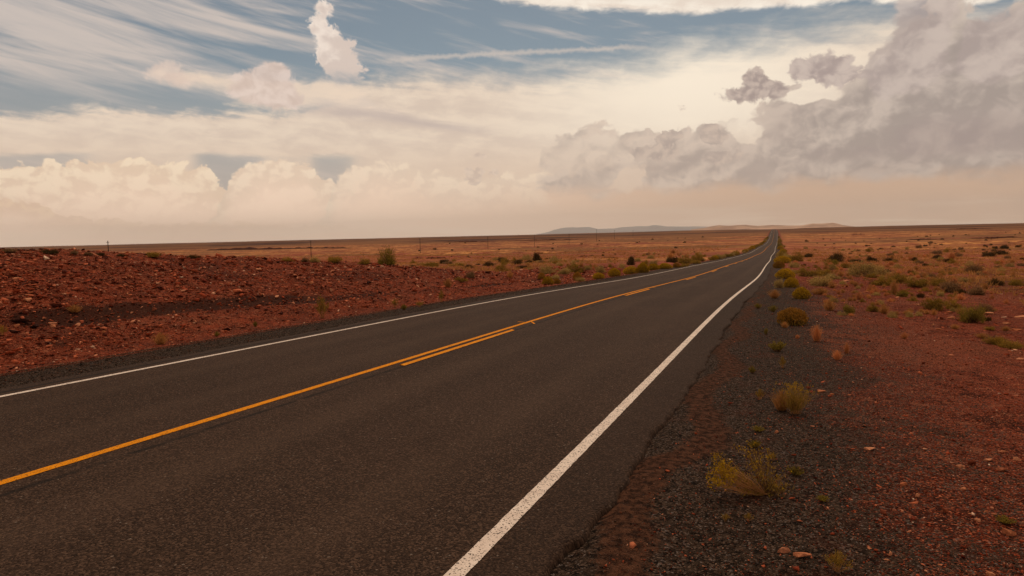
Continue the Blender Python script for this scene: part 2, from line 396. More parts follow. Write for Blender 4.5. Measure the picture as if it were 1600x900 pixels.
def Z(x, y):
    x = np.asarray(x, float); y = np.asarray(y, float)
    t = x-XC(y); base = PROF(y)
    r = np.sqrt(x*x+y*y)
    zroad = base+CROWN*(3.65-np.abs(np.clip(t, -9.5, -1.0)-X_C))
    z = zroad-0.055
    # right side
    right = sstep(t, -1.15, -1.0)
    zr = zroad-0.016-0.03*sstep(t, -0.9, -0.4)+0.014*fbm(x*2.2, y*2.2, 77, 3)*(1-sstep(t, -0.8, -0.3))-0.16*sstep(t, 0.6, 5.0)-0.35*sstep(t, 5, 25)
    zr = zr+0.012*fbm(x*6, y*6, 3, 3)*sstep(t, -1.1, -0.6)*(1-sstep(r, 20, 60))
    zr = zr+0.10*fbm(x*0.7, y*0.7, 4, 4)*sstep(t, 0.2, 5)
    z = np.where(t > -1.2, z*(1-right)+zr*right, z)
    # left side: shoulder, trough, bank
    yb = np.clip(y, -20, 400)
    lf = sstep(-t, 9.45, 9.7)
    ditch = -0.04-0.14*sstep(-t, 10.4, 12.2)+0.10*sstep(-t, 12.4, 13.4)-0.10*sstep(-t, 13.6, 14.4)+0.12*sstep(-t, 14.4, 15.2)
    endf = 1-sstep(y, CREST_END-8, CREST_END+25)
    crest = np.maximum(crest_z(y)-(base-0.1), 0)*endf
    up = np.clip((-t-13.0)/8.0, 0, 1); up = up*(1.25-0.25*up)/1.0
    up = np.clip(up, 0, 1)*(1-sstep(-t, 24, 60))
    zl = zroad+ditch+crest*up-0.9*sstep(-t, 40, 120)*(1-sstep(y, 700, 1200))
    bank = sstep(-t, 13.5, 16)*(1-sstep(-t, 30, 70))*sstep(y, -30, 0)*endf
    zl = zl+bank*(0.30*fbm(x*0.5, y*0.5, 9, 4)+0.14*fbm(x*3, y*3, 10, 3))+0.04*fbm(x*2, y*2, 12, 3)*sstep(-t, 10.4, 12)
    z = np.where(t < -9.45, z*(1-lf)+zl*lf, z)
    # open plain: swells, low breaks of slope
    far = sstep(np.abs(t+5), 25, 110)
    z = z+far*(1.1*fbm(x/60, y/60, 21, 4)+0.35*fbm(x/14, y/14, 22, 3)*(1-sstep(r, 400, 900)))
    ter = fbm(x/90+7, y/30, 23, 3)
    z = z+far*sstep(ter, 0.03, 0.055)*0.7*(1-sstep(r, 500, 900))*sstep(r, 60, 120)
    rise = sstep(r, 1300, 2600)
    z = z+far*rise*(9.0*fbm(x/900, y/900, 24, 4)+1.5*np.abs(fbm(x/300, y/300, 25, 4)))*(1-sstep(r, 9000, 20000))
    return z

_RT = np.concatenate([np.geomspace(2.0, 60, 1500), np.geomspace(60, 3000, 3000)])
def ground_hit(u, v):
    d = ray(u, v)
    P = np.array([0, 0, EYE])+_RT[:, None]*d
    below = P[:, 2] < Z(P[:, 0], P[:, 1])
    i = int(np.argmax(below)) if below.any() else len(_RT)-1
    a, b = _RT[max(i-1, 0)], _RT[i]
    for _ in range(20):
        m = 0.5*(a+b); p = np.array([0, 0, EYE])+m*d
        if p[2] < float(Z(p[0], p[1])): b = m
        else: a = m
    p = np.array([0, 0, EYE])+b*d
    return p, b                                    # b is the depth along the view axis

def mesh_from(name, verts, faces_flat, nper, mat, parent=None, smooth=False, attrs=None, loc=None):
    me = bpy.data.meshes.new(name)
    verts = np.asarray(verts, np.float32); f = np.asarray(faces_flat, np.int32).ravel()
    me.vertices.add(len(verts)); me.vertices.foreach_set('co', verts.ravel())
    nf = len(f)//nper
    me.loops.add(len(f)); me.loops.foreach_set('vertex_index', f)
    me.polygons.add(nf); me.polygons.foreach_set('loop_start', np.arange(nf, dtype=np.int32)*nper)
    me.polygons.foreach_set('loop_total', np.full(nf, nper, np.int32))
    if smooth: me.polygons.foreach_set('use_smooth', np.ones(nf, bool))
    me.update(calc_edges=True)
    for k, v in (attrs or {}).items():
        at = me.attributes.new(k, 'FLOAT', 'POINT'); at.data.foreach_set('value', np.asarray(v, np.float32).ravel())
    me.materials.append(mat)
    o = bpy.data.objects.new(name, me); COL.objects.link(o)
    if parent: o.parent = parent
    if loc is not None: o.location = loc
    return o
def grid_faces(ny, nx):
    i = np.arange(ny-1)[:, None]*nx+np.arange(nx-1)[None, :]
    return np.stack([i, i+1, i+1+nx, i+nx], -1).reshape(-1, 4)
def new_mat(name):
    m = bpy.data.materials.new(name); m.use_nodes = True
    t = m.node_tree; t.nodes.clear(); gg = G(t)
    bsdf = gg.node('ShaderNodeBsdfPrincipled'); out = gg.node('ShaderNodeOutputMaterial')
    t.links.new(bsdf.outputs[0], out.inputs[0])
    bsdf.inputs['Specular IOR Level'].default_value = 0.04
    return m, gg, bsdf
def bump(gg, bsdf, h, strength, dist):
    b = gg.node('ShaderNodeBump'); gg.put(b.inputs['Height'], h); b.inputs['Strength'].default_value = strength
    b.inputs['Distance'].default_value = dist; gg.t.links.new(b.outputs[0], bsdf.inputs['Normal'])
def pos(gg):
    n = gg.node('ShaderNodeNewGeometry'); s = gg.node('ShaderNodeSeparateXYZ'); gg.t.links.new(n.outputs['Position'], s.inputs[0])
    return E(gg, n.outputs['Position']), E(gg, s.outputs[0]), E(gg, s.outputs[1]), E(gg, s.outputs[2])
def setting(o, kind='structure'):
    o['kind'] = kind; return o

# ------------------------------------------------------------------ materials of the setting
def mat_ground():
    m, q, b = new_mat('desert_ground')
    P, x, y, z = pos(q)
    P2 = q.vec(x, y, 0.0)
    N = lambda s, d=4, r=0.55, off=0.0: q.noise(q.vec(x+off, y+off), s, d, r, dim='2D')
    grav = q.attr('grav'); dirt = q.attr('dirt'); plain = q.attr('plain'); bare = q.attr('bare'); far = q.attr('far')
    n_big = N(0.25, 5); n_mid = N(1.7, 5, 0.6); n_fine = N(14, 5, 0.7); n_grit = N(90, 3, 0.7)
    cell = q.voro(P2, 85.0, 'F1', out='Color', dim='2D'); csep = q.node('ShaderNodeSeparateColor'); q.t.links.new(cell.s, csep.inputs[0])
    cr, cg = E(q, csep.outputs[0]), E(q, csep.outputs[1])
    cell2 = q.voro(P2, 11.0, 'F1', out='Color', dim='2D'); csep2 = q.node('ShaderNodeSeparateColor'); q.t.links.new(cell2.s, csep2.inputs[0])
    kr, kg = E(q, csep2.outputs[0]), E(q, csep2.outputs[1])
    # red soil
    red = q.mix(q.sm(n_mid*0.5+n_fine*0.5, 0.36, 0.64), (0.050, 0.0115, 0.0060), (0.350, 0.063, 0.0250))
    red = q.mix(q.sm(n_big, 0.35, 0.65)*0.4, red, (0.12, 0.023, 0.0105))
    red = q.mix(q.sm(N(0.11, 4, 0.6, 40.0), 0.52, 0.66)*0.45, red, (0.30, 0.090, 0.044))
    red = q.mix(q.sm(cr, 0.80, 0.92)*0.7, red, (0.66, 0.190, 0.090))
    red = q.mix(q.sm(cg, 0.62, 0.8)*0.7, red, (0.020, 0.0085, 0.0060))
    red = q.mix(q.sm(kr, 0.90, 0.95)*0.5, red, (0.36, 0.12, 0.062))
    # grey crushed stone
    gr = q.mix(q.sm(n_fine, 0.35, 0.65), (0.010, 0.0060, 0.0040), (0.058, 0.0350, 0.0230))
    gr = q.mix(q.sm(cr, 0.70, 0.95)*0.75, gr, (0.170, 0.105, 0.074))
    gr = q.mix(q.sm(cg, 0.93, 0.98)*0.8, gr, (0.22, 0.17, 0.15))
    gr = q.mix(q.sm(n_mid, 0.52, 0.72)*0.25, gr, (0.12, 0.032, 0.016))
    # dirt
    dt = q.mix(q.sm(n_fine, 0.35, 0.65), (0.030, 0.0125, 0.0070), (0.125, 0.052, 0.028))
    # grass plain, seen low: broken tufts of straw over red soil
    g1 = q.noise(q.vec(x, y), 0.035, 6, 0.62, dim='2D'); g2 = q.noise(q.vec(x*0.5, y), 0.33, 5, 0.65, dim='2D')
    g3 = q.noise(q.vec(x*0.35, y), 0.011, 5, 0.6, dim='2D')
    straw = q.mix(q.sm(g2, 0.35, 0.65), (0.29, 0.113, 0.034), (0.64, 0.270, 0.086))
    soil = q.mix(q.sm(n_mid, 0.3, 0.7), (0.110, 0.026, 0.010), (0.290, 0.078, 0.029))
    cover = q.sm(g1*0.5+g3*0.5+(g2-0.5)*0.5, 0.43, 0.56)
    pl = q.mix(cover, soil, straw)
    pl = q.mix(q.sm(g3, 0.49, 0.58)*0.68, pl, (0.095, 0.036, 0.014))
    brown = q.mix(q.sm(g3, 0.4, 0.6), (0.062, 0.021, 0.010), (0.200, 0.080, 0.030))
    pl = q.mix(far, pl, brown)
    barec = q.mix(q.sm(g2, 0.3, 0.7), (0.20, 0.042, 0.020), (0.36, 0.100, 0.052))
    pl = q.mix(bare, pl, barec)
    # borders broken up by noise
    brk = (n_mid-0.5)*0.9+(n_fine-0.5)*0.7+(cg-0.5)*0.3
    mg = q.sm(grav+brk, 0.38, 0.62); md = q.sm(dirt+brk*0.8, 0.4, 0.65); mp = q.sm(plain+(n_big-0.5)*0.8+(n_mid-0.5)*0.6, 0.35, 0.65)
    c = q.mix(mp, red, pl); c = q.mix(mg, c, gr); c = q.mix(md, c, dt)
    c = q.mix(q.sm(q.attr('bank_dark')+brk*0.8, 0.35, 0.6)*0.85, c, q.mix(cg, (0.012, 0.0055, 0.004), (0.060, 0.024, 0.015)))  # dark gravel band painting in the gully crease's shade, plus dark bank patches
    q.put(b.inputs['Base Color'], c); b.inputs['Roughness'].default_value = 0.95
    vd = q.voro(P2, 85.0, 'F1', dim='2D'); vd2 = q.voro(P2, 11.0, 'F1', dim='2D')
    h = (0.6-vd)*0.018+(0.6-vd2)*0.03*(1.0-grav)+n_fine*0.05+n_grit*0.010
    bump(q, b, h, 0.9, 1.0)
    return m
def mat_road():
    m, q, b = new_mat('asphalt')
    P, x, y, z = pos(q); P2 = q.vec(x, y)
    t = q.attr('cross')
    N = lambda s, d=4, r=0.55: q.noise(P2, s, d, r, dim='2D')
    cell = q.voro(P2, 85.0, 'F1', out='Color', dim='2D'); cs = q.node('ShaderNodeSeparateColor'); q.t.links.new(cell.s, cs.inputs[0])
    cr, cg, cb = (E(q, cs.outputs[k]) for k in range(3))
    big = q.noise(q.vec(x*1.0, y*0.12), 1.1, 4, 0.5, dim='2D'); patch = N(0.5, 4, 0.6)
    base = q.mix(q.sm(big*0.6+patch*0.4, 0.35, 0.65), (0.030, 0.0158, 0.0097), (0.046, 0.0250, 0.0160))
    base = q.mix(q.sm(cr, 0.35, 0.95)*0.65, base, (0.125, 0.070, 0.045))
    base = q.mix(q.sm(cg, 0.5, 0.9)*0.75, base, (0.010, 0.0050, 0.0032))
    base = q.mix(q.sm(cb, 0.994, 0.997)*0.7*q.sm(N(260, 1), 0.45, 0.6), base, (0.40, 0.32, 0.26))
    wp = ((t-X_C).abs()-1.85).abs(); wp = q.sm((wp-0.85).abs(), 0.0, 0.45, 1.0, 0.0)
    base = q.mix(wp*0.16, base, (0.100, 0.060, 0.040))
    n_r = N(420, 2, 0.6)
    base = q.mix(q.sm(n_r, 0.5, 0.75)*0.4, base, (0.130, 0.078, 0.052))
    # joint beside the centre line, darker sealed strip
    wob = (q.noise(q.vec(0.0, y), 1.3, 3, 0.6, dim='2D')-0.5)*0.05
    j = q.sm((t-(X_Y+0.27)+wob).abs(), 0.01, 0.055, 1.0, 0.0)*q.sm(N(3.0, 4, 0.6), 0.30, 0.55)
    base = q.mix(j*0.75, base, (0.010, 0.008, 0.007))
    j2 = q.sm((t-(X_L-0.30)+wob*2.0).abs(), 0.02, 0.09, 1.0, 0.0)
    base = q.mix(j2*0.7, base, (0.013, 0.010, 0.0085))
    shd = q.sm(t, X_R+0.03, X_R+0.12)
    base = q.mix(shd*0.30, base, (0.018, 0.0105, 0.0075))
    q.put(b.inputs['Base Color'], base)
    b.inputs['Roughness'].default_value = 0.8
    vd = q.voro(P2, 85.0, 'F1', dim='2D')
    bump(q, b, (0.6-vd)*0.007+N(30, 4, 0.6)*0.006, 0.8, 1.0)
    return m
def mat_paint(name, c1, c2, wear):
    m, q, b = new_mat(name)
    P, x, y, z = pos(q); P2 = q.vec(x, y)
    n = q.noise(P2, 38, 4, 0.7, dim='2D'); v = q.voro(P2, 130.0, 'F1', out='Color', dim='2D')
    cs = q.node('ShaderNodeSeparateColor'); q.t.links.new(v.s, cs.inputs[0]); cr = E(q, cs.outputs[0])
    c = q.mix(q.sm(q.noise(P2, 6, 5, 0.6, dim='2D'), 0.3, 0.7), c1, c2)
    wn = q.sm(cr+(n-0.5)*1.1, 0.90-wear, 0.97-wear)
    c = q.mix(wn, c, (0.035, 0.026, 0.022))
    q.put(b.inputs['Base Color'], c); b.inputs['Roughness'].default_value = 0.75
    bump(q, b, q.voro(P2, 85.0, 'F1', dim='2D')*-0.006, 0.7, 1.0)
    return m
M_GROUND = mat_ground(); M_ROAD = mat_road()
M_WHITE = mat_paint('white_road_paint', (0.70, 0.56, 0.47), (0.80, 0.66, 0.56), 0.05)
M_YELLOW = mat_paint('yellow_road_paint', (0.68, 0.225, 0.002), (0.80, 0.270, 0.003), 0.02)

# ------------------------------------------------------------------ ground sheet
def stretched(lo, hi, a, b):
    n0 = -int(b/a*np.arcsinh(-lo/b)); n1 = int(b/a*np.arcsinh(hi/b))
    k = np.arange(n0, n1+1)
    return b*np.sinh(k*a/b)
gx = stretched(-30500, 30500, 0.085, 5.5); gy = stretched(-400, 30500, 0.075, 6.0)
GX, GY = np.meshgrid(gx, gy)
GX = GX+XC(GY)*(1-sstep(np.abs(GX+5), 60, 400))
GZ = Z(GX, GY)
T = GX-XC(GY); RR = np.sqrt(GX**2+GY**2)
bankface = sstep(-T, 11.0, 12.5)*(1-sstep(-T, 26, 40))*(1-sstep(GY, 60, 110))
a_grav = np.where(T > -5, 1-sstep(T+0.9*fbm(GX*0.6, GY*0.6, 31, 4), -0.5, 1.2)*0.48-0.25*sstep(T+1.2*fbm(GX*0.5, GY*0.5, 32, 4), 1.0, 3.2)-0.27*sstep(T, 3.0, 6.0)-sstep(GY, 26, 60)*sstep(T, -0.5, 0.5), 1-sstep(-T, 10.4, 11.4))
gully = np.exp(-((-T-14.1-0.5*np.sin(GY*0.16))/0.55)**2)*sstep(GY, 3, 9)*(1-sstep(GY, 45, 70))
a_grav = np.clip(a_grav, 0, 1)
a_bank_dark = np.clip(gully*(0.74+2.0*fbm(GX*1.3, GY*0.35, 71, 4)), 0, 1)
a_bank_dark = np.maximum(a_bank_dark, 0.5*sstep(fbm(GX*0.35, GY*0.2, 72, 4), 0.12, 0.2)*bankface)
a_dirt = np.exp(-((T+0.86+0.12*np.sin(GY*1.7)+0.5*fbm(GY*0.8, GY*0+5, 33, 3))/0.20)**2)*(1-0.4*sstep(GY, 10, 30))
a_dirt = np.maximum(a_dirt, 0.75*np.exp(-((-T-11.35)/0.30)**2))
a_plain = np.where(T > 0, sstep(T*1.0+GY*0.11+6*fbm(GX/9, GY/9, 35, 3), 9.5, 16)*sstep(T, 1.0, 3.5+0*T), sstep(-T, 30, 48)+(1-sstep(-T, 30, 48))*sstep(GY, 62, 120)*sstep(-T, 11, 14))
a_plain = np.clip(a_plain, 0, 1)
bn = fbm(GX/42, GY/17, 41, 4)
a_bare = sstep(bn, 0.0, 0.09)*sstep(RR, 25, 80)*(1-sstep(GY, 215, 300)) + 0.8*sstep(fbm(GX/30, GY/30, 43, 4), 0.10, 0.18)*(1-sstep(RR, 500, 900))
a_bare = np.maximum(a_bare, np.exp(-((T+10-17)/9)**2)*0.5*sstep(GY, 60, 120)*(1-sstep(GY, 500, 700)))
a_far = sstep(GY+0.12*np.abs(GX)+260*fbm(GX/300, GY/160, 45, 3), 760, 1050)
V = np.stack([GX, GY, GZ], -1).reshape(-1, 3)
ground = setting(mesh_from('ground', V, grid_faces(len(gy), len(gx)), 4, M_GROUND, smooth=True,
    attrs=dict(grav=a_grav, bank_dark=a_bank_dark, dirt=a_dirt, plain=a_plain, bare=np.clip(a_bare, 0, 1), far=a_far)))
print('ground verts', len(V))

# ------------------------------------------------------------------ road and its lines
ry = np.concatenate([np.arange(-12, 30, 0.06), np.arange(30, 60, 0.25), np.geomspace(60, 2700, 420)])
def strip(name, ys, offs, mat, dz=0.0, attr=None, skirt=0.0):
    """offs: list of functions or numbers giving the lateral place of each row of points"""
    cols = []
    for o in offs:
        t = o(ys) if callable(o) else np.full(len(ys), float(o))
        cols.append(t)
    T_ = np.stack(cols, 1); Y_ = np.repeat(ys[:, None], T_.shape[1], 1)
    X_ = T_+XC(Y_); Z_ = road_z(X_, Y_)+dz
    if skirt:
        Z_[:, 0] -= skirt; Z_[:, -1] -= skirt
    v = np.stack([X_, Y_, Z_], -1).reshape(-1, 3)
    return mesh_from(name, v, grid_faces(len(ys), T_.shape[1]), 4, mat, smooth=True, attrs=dict(cross=T_.ravel()))
road = setting(strip('road', ry, [lambda y: edge_left(y)-0.03, edge_left, X_L, -7.0, X_C, -3.4, X_R, lambda y: edge_right(y)-0.03, edge_right, lambda y: edge_right(y)+0.012], M_ROAD, 0.0, skirt=0.0))
_me = road.data; _co = np.empty(len(_me.vertices)*3, np.float32); _me.vertices.foreach_get('co', _co); _co = _co.reshape(-1, 10, 3)
_co[:, 0, 2] -= 0.09; _co[:, 9, 2] -= 0.05; _co[:, 8, 2] -= 0.010
_me.vertices.foreach_set('co', _co.ravel()); _me.update()
def line(name, t0, w, mat, y0, y1, seed, slant=0.0, dz=0.004):
    ys = ry[(ry > y0) & (ry < y1)]; ys = np.concatenate([[y0], ys, [y1]])
    j = lambda y, s: 0.006*(vnoise(y*22, y*0+s, seed)-0.5)
    a = lambda y: t0-w/2+j(y, 1); b = lambda y: t0+w/2+j(y, 9)
    o = strip(name, ys, [a, b], mat, dz)
    if slant:
        me = o.data; co = np.empty(len(me.vertices)*3, np.float32); me.vertices.foreach_get('co', co); co = co.reshape(-1, 2, 3)
        co[0, 0, 1] += slant; co[-1, 0, 1] += slant; me.vertices.foreach_set('co', co.ravel()); me.update()
    return setting(o)
line('edge_line', X_R, 0.105, M_WHITE, -10, 2650, 3)
line('edge_line', X_L, 0.105, M_WHITE, -10, 2650, 4)
line('centre_line', X_Y, 0.108, M_YELLOW, -10, 2650, 5)
for k in range(-1, 26):
    line('dashed_line', X_Y+0.215, 0.105, M_YELLOW, 8.45+14.95*k, 8.45+14.95*k+4.35, 6+k, slant=0.12)
def stray(y0, t0, dy, dt, w):
    """a small slip of the line painter's machine"""
    ts = np.linspace(0, 1, 5); a = np.array([t0+dt*s for s in ts]); yy = np.array([y0+dy*s for s in ts])
    n = np.hypot(dy, dt); nx, ny = -dy/n*w/2, dt/n*w/2
    T_ = np.stack([a-nx, a+nx], 1); Y_ = np.stack([yy-ny, yy+ny], 1); X_ = T_+XC(Y_)
    v = np.stack([X_, Y_, road_z(X_, Y_)+0.008], -1).reshape(-1, 3)
    setting(mesh_from('stray_paint', v, grid_faces(5, 2), 4, M_YELLOW))
for yk, s in ((14.05, 1.0), (28.9, 1.2)):
    stray(yk+0.25*s, X_Y-0.24, -0.10*s, 0.22, 0.05)
    stray(yk+0.28*s, X_Y+0.08, -0.36*s, 0.20, 0.04)

# ------------------------------------------------------------------ distant high ground
def hill_mat(name, c1, c2):
    m, q, b = new_mat(name)
    P, x, y, z = pos(q)
    n = q.noise(q.vec(x*0.002, y*0.002, z*0.012), 1.0, 6, 0.6)
    q.put(b.inputs['Base Color'], q.mix(q.sm(n, 0.35, 0.65), c1, c2)); b.inputs['Roughness'].default_value = 1.0
    return m
def ridge(name, prof, dist, depth, mat, seed, rough):
    us = np.linspace(prof[0][0], prof[-1][0], 260); vs = np.interp(us, [p[0] for p in prof], [p[1] for p in prof])
    nd = 24; rows = []
    for u, v in zip(us, vs):
        d = ray(u, v); k = dist/np.hypot(d[0], d[1]); top = EYE+d[2]*k
        dirn = np.array([d[0], d[1]])/np.hypot(d[0], d[1])
        s = np.linspace(-1, 1, nd)
        shape = np.clip(1-np.abs(s)**1.6, 0, 1)
        px = dirn[0]*(dist+s*depth); py = dirn[1]*(dist+s*depth)
        h = np.maximum(top, 2)*shape*(1+rough*fbm(px/700, py/700, seed, 4)*(1-shape*0.7))
        rows.append(np.stack([px, py, h-25*(1-shape)], -1))
    v = np.array(rows).reshape(-1, 3)
    return setting(mesh_from(name, v, grid_faces(len(us), nd), 4, mat, smooth=False))
ridge('mesa', [(838, 366), (854, 363), (866, 359), (880.6, 356), (905, 355), (920, 354.3), (934, 357.6), (959, 357.2), (971, 354.9), (1000, 353.3), (1012, 353.2), (1020, 351.6), (1028, 351.6), (1040, 353.6), (1075, 353.8), (1109, 354.2), (1150, 354.6), (1200, 356)], 26000, 2500, hill_mat('far_rock_haze_tint', (0.18, 0.20, 0.235), (0.22, 0.24, 0.275)), 61, 0.8)  # mesa: blue cast of distant haze painted into the rock colour
ridge('hills', [(1080, 358.5), (1100, 356), (1112, 353.2), (1123, 351.4), (1132, 352.2), (1140, 352.5), (1152, 351.4), (1165, 350.9), (1174, 352), (1184, 353), (1205, 351.8), (1230, 352.6), (1252, 352), (1262, 350.2), (1270, 348.9), (1284, 349.1), (1294, 348.2), (1301, 347.4), (1308, 348.8), (1318, 351.8), (1332, 353.5), (1350, 355)], 12500, 1500, hill_mat('pale_hill_rock', (0.24, 0.10, 0.05), (0.58, 0.34, 0.21)), 62, 1.4)

# haze: one even box of air round the place
m = bpy.data.materials.new('haze_air'); m.use_nodes = True; t_ = m.node_tree; t_.nodes.clear()
vp = t_.nodes.new('ShaderNodeVolumePrincipled'); vo = t_.nodes.new('ShaderNodeOutputMaterial'); t_.links.new(vp.outputs[0], vo.inputs['Volume'])
vp.inputs['Color'].default_value = (0.92, 0.86, 0.82, 1); vp.inputs['Density'].default_value = 3.4e-5; vp.inputs['Anisotropy'].default_value = 0.2
hx, z0, z1 = 31000.0, -22.0, 900.0
hv = [(sx*hx, sy*hx, z) for z in (z0, z1) for sx, sy in ((-1, -1), (1, -1), (1, 1), (-1, 1))]
hf = [(0, 3, 2, 1), (4, 5, 6, 7), (0, 1, 5, 4), (1, 2, 6, 5), (2, 3, 7, 6), (3, 0, 4, 7)]
setting(mesh_from('haze', hv, hf, 4, m), 'stuff')

# ------------------------------------------------------------------ things: helpers
rng = np.random.default_rng(7)
import bmesh
def tag(o, label, cat, group=None, kind=None):
    if label: o['label'] = label
    if cat: o['category'] = cat
    if group: o['group'] = group
    if kind: o['kind'] = kind
    return o
def hull(pts):
    bm = bmesh.new()
    for p in pts: bm.verts.new(p)
    r = bmesh.ops.convex_hull(bm, input=bm.verts)
    bmesh.ops.delete(bm, geom=[e for e in r['geom_interior'] if isinstance(e, bmesh.types.BMVert)], context='VERTS')
    bmesh.ops.triangulate(bm, faces=bm.faces)
    bm.verts.ensure_lookup_table(); bm.verts.index_update()
    v = np.array([x.co[:] for x in bm.verts]); f = np.array([[w.index for w in fc.verts] for fc in bm.faces])
    bm.free(); return v, f
def stone_shape(r, n, flat):
    p = r.normal(size=(n, 3)); p /= np.linalg.norm(p, axis=1)[:, None]
    p *= r.uniform(0.75, 1.1, (n, 1)); p[:, 2] = np.clip(p[:, 2], -0.6, 0.75)*flat
    p[:, 0] *= r.uniform(0.8, 1.2); p[:, 1] *= r.uniform(0.55, 0.9)
    return hull(p)
def stone_mat(name, cols, obj_random=False):
    m, q, b = new_mat(name)
    if obj_random:
        rnd = E(q, q.node('ShaderNodeObjectInfo').outputs['Random'])
    else: rnd = q.attr('tone')
    P, x, y, z = pos(q)
    r = q.node('ShaderNodeValToRGB'); q.put(r.inputs[0], rnd); cr = r.color_ramp
    while len(cr.elements) < len(cols): cr.elements.new(0.5)
    for e, (p, c) in zip(cr.elements, cols): e.position = p; e.color = c+(1,)
    n = q.noise(P, 60 if obj_random else 30, 4, 0.65)
    q.put(b.inputs['Base Color'], q.mix(q.sm(n, 0.3, 0.7), q.mix(1.0, E(q, r.outputs[0]), (0.62, 0.60, 0.58), 'MULTIPLY'), E(q, r.outputs[0])))
    b.inputs['Roughness'].default_value = 0.9
    if obj_random: bump(q, b, n, 0.6, 0.012)
    return m
M_REDSTONE = stone_mat('red_sandstone', [(0.0, (0.14, 0.030, 0.014)), (0.35, (0.22, 0.055, 0.026)), (0.7, (0.38, 0.115, 0.055)), (1.0, (0.58, 0.25, 0.14))], True)
M_PALESTONE = stone_mat('pale_sandstone', [(0.0, (0.46, 0.140, 0.060)), (1.0, (0.70, 0.29, 0.150))], True)
M_RUBBLE = stone_mat('red_rubble_stone', [(0.0, (0.034, 0.010, 0.0065)), (0.25, (0.170, 0.028, 0.0115)), (0.52, (0.40, 0.074, 0.029)), (0.78, (0.62, 0.170, 0.078)), (0.90, (0.78, 0.33, 0.18)), (1.0, (0.85, 0.60, 0.42))])
M_GRAVEL = stone_mat('grey_gravel_stone', [(0.0, (0.008, 0.0050, 0.0035)), (0.38, (0.034, 0.0190, 0.0120)), (0.64, (0.115, 0.064, 0.039)), (0.80, (0.170, 0.044, 0.019)), (0.92, (0.30, 0.18, 0.12)), (1.0, (0.55, 0.39, 0.29))])

def scatter(name, X, Y, S, tone, mat, flat, sink, seed, label):
    """many small angular stones in one mesh"""
    r = np.random.default_rng(seed); tmpl = [stone_shape(r, 8, flat) for _ in range(10)]
    pick = r.integers(0, 10, len(X)); Zs = Z(X, Y)
    VV = []; FF = []; TT = []; base = 0
    for k, (tv, tf) in enumerate(tmpl):
        i = np.where(pick == k)[0]
        if not len(i): continue
        a = r.uniform(0, 2*pi, len(i)); tx = r.normal(0, 0.22, len(i)); ty = r.normal(0, 0.22, len(i))
        v = np.repeat(tv[None], len(i), 0)*S[i, None, None]
        zz = v[..., 2]+v[..., 0]*tx[:, None]+v[..., 1]*ty[:, None]
        x = v[..., 0]*np.cos(a)[:, None]-v[..., 1]*np.sin(a)[:, None]; y = v[..., 0]*np.sin(a)[:, None]+v[..., 1]*np.cos(a)[:, None]
        P = np.stack([x+X[i, None], y+Y[i, None], zz+(Zs[i]+S[i]*flat*sink)[:, None]], -1)
        VV.append(P.reshape(-1, 3)); FF.append((tf[None]+(base+np.arange(len(i))*len(tv))[:, None, None]).reshape(-1, 3))
        TT.append(np.repeat(tone[i], len(tv))); base += len(i)*len(tv)
    o = mesh_from(name, np.concatenate(VV), np.concatenate(FF), 3, mat, attrs=dict(tone=np.concatenate(TT)))
    return tag(o, label, 'gravel', kind='stuff')

def wedge(n, r0, r1, az0, az1, p, r):
    """points round the camera, thinning out with distance"""
    u = r.uniform(0, 1, n); k = 2-p
    rr = (r0**k+u*(r1**k-r0**k))**(1/k) if abs(k) > 1e-6 else r0*(r1/r0)**u
    az = np.radians(r.uniform(az0, az1, n))
    return rr*np.sin(az), rr*np.cos(az), rr
# crushed grey stone of the right shoulder
r = np.random.default_rng(21)
X, Y, R_ = wedge(240000, 2.6, 30, -35, 19, 1.75, r); T = X-XC(Y)
w = (T > edge_right(Y)+0.05)*np.where(T < -0.62, 0.35, 1.0)*(1-0.35*sstep(T+0.9*fbm(X*0.6, Y*0.6, 31, 4), -0.3, 1.2))*(1-0.85*sstep(T, 1.5, 5.0))
k = r.uniform(0, 1, len(X)) < w; X, Y, R_, T = X[k], Y[k], R_[k], T[k]
S = np.exp(r.normal(-5.72, 0.42, len(X)))*(1+np.clip(R_-4, 0, 30)*0.05)
tone = np.clip(r.beta(1.6, 2.2, len(X))+0.0, 0, 1)**0.9
scatter('gravel', X, Y, S, tone, M_GRAVEL, 0.7, 0.3, 1, 'crushed grey stone of the road shoulder on the right')
# red chips on the right
X, Y, R_ = wedge(190000, 2.6, 45, -22, 20, 1.7, r); T = X-XC(Y)
w = 0.20+0.80*sstep(T+1.0*fbm(X*0.8, Y*0.8, 52, 4), -0.45, 1.3); w = w*(T > -0.9)*(0.5+1.0*np.clip(fbm(X*2.2, Y*2.2, 53, 3)+0.3, 0, 1))
k = r.uniform(0, 1, len(X)) < w; X, Y, R_, T = X[k], Y[k], R_[k], T[k]
S = np.exp(r.normal(-5.5, 0.50, len(X)))*(1+np.clip(R_-4, 0, 40)*0.06)
big = r.uniform(0, 1, len(X)) < 0.03; S[big] *= r.uniform(1.6, 3.2, big.sum())
scatter('red_gravel', X, Y, S, np.clip(r.beta(1.5, 2.3, len(X))*1.05, 0, 1), M_RUBBLE, 0.5, 0.35, 2, 'small red and brown stone chips over the soil right of the road')
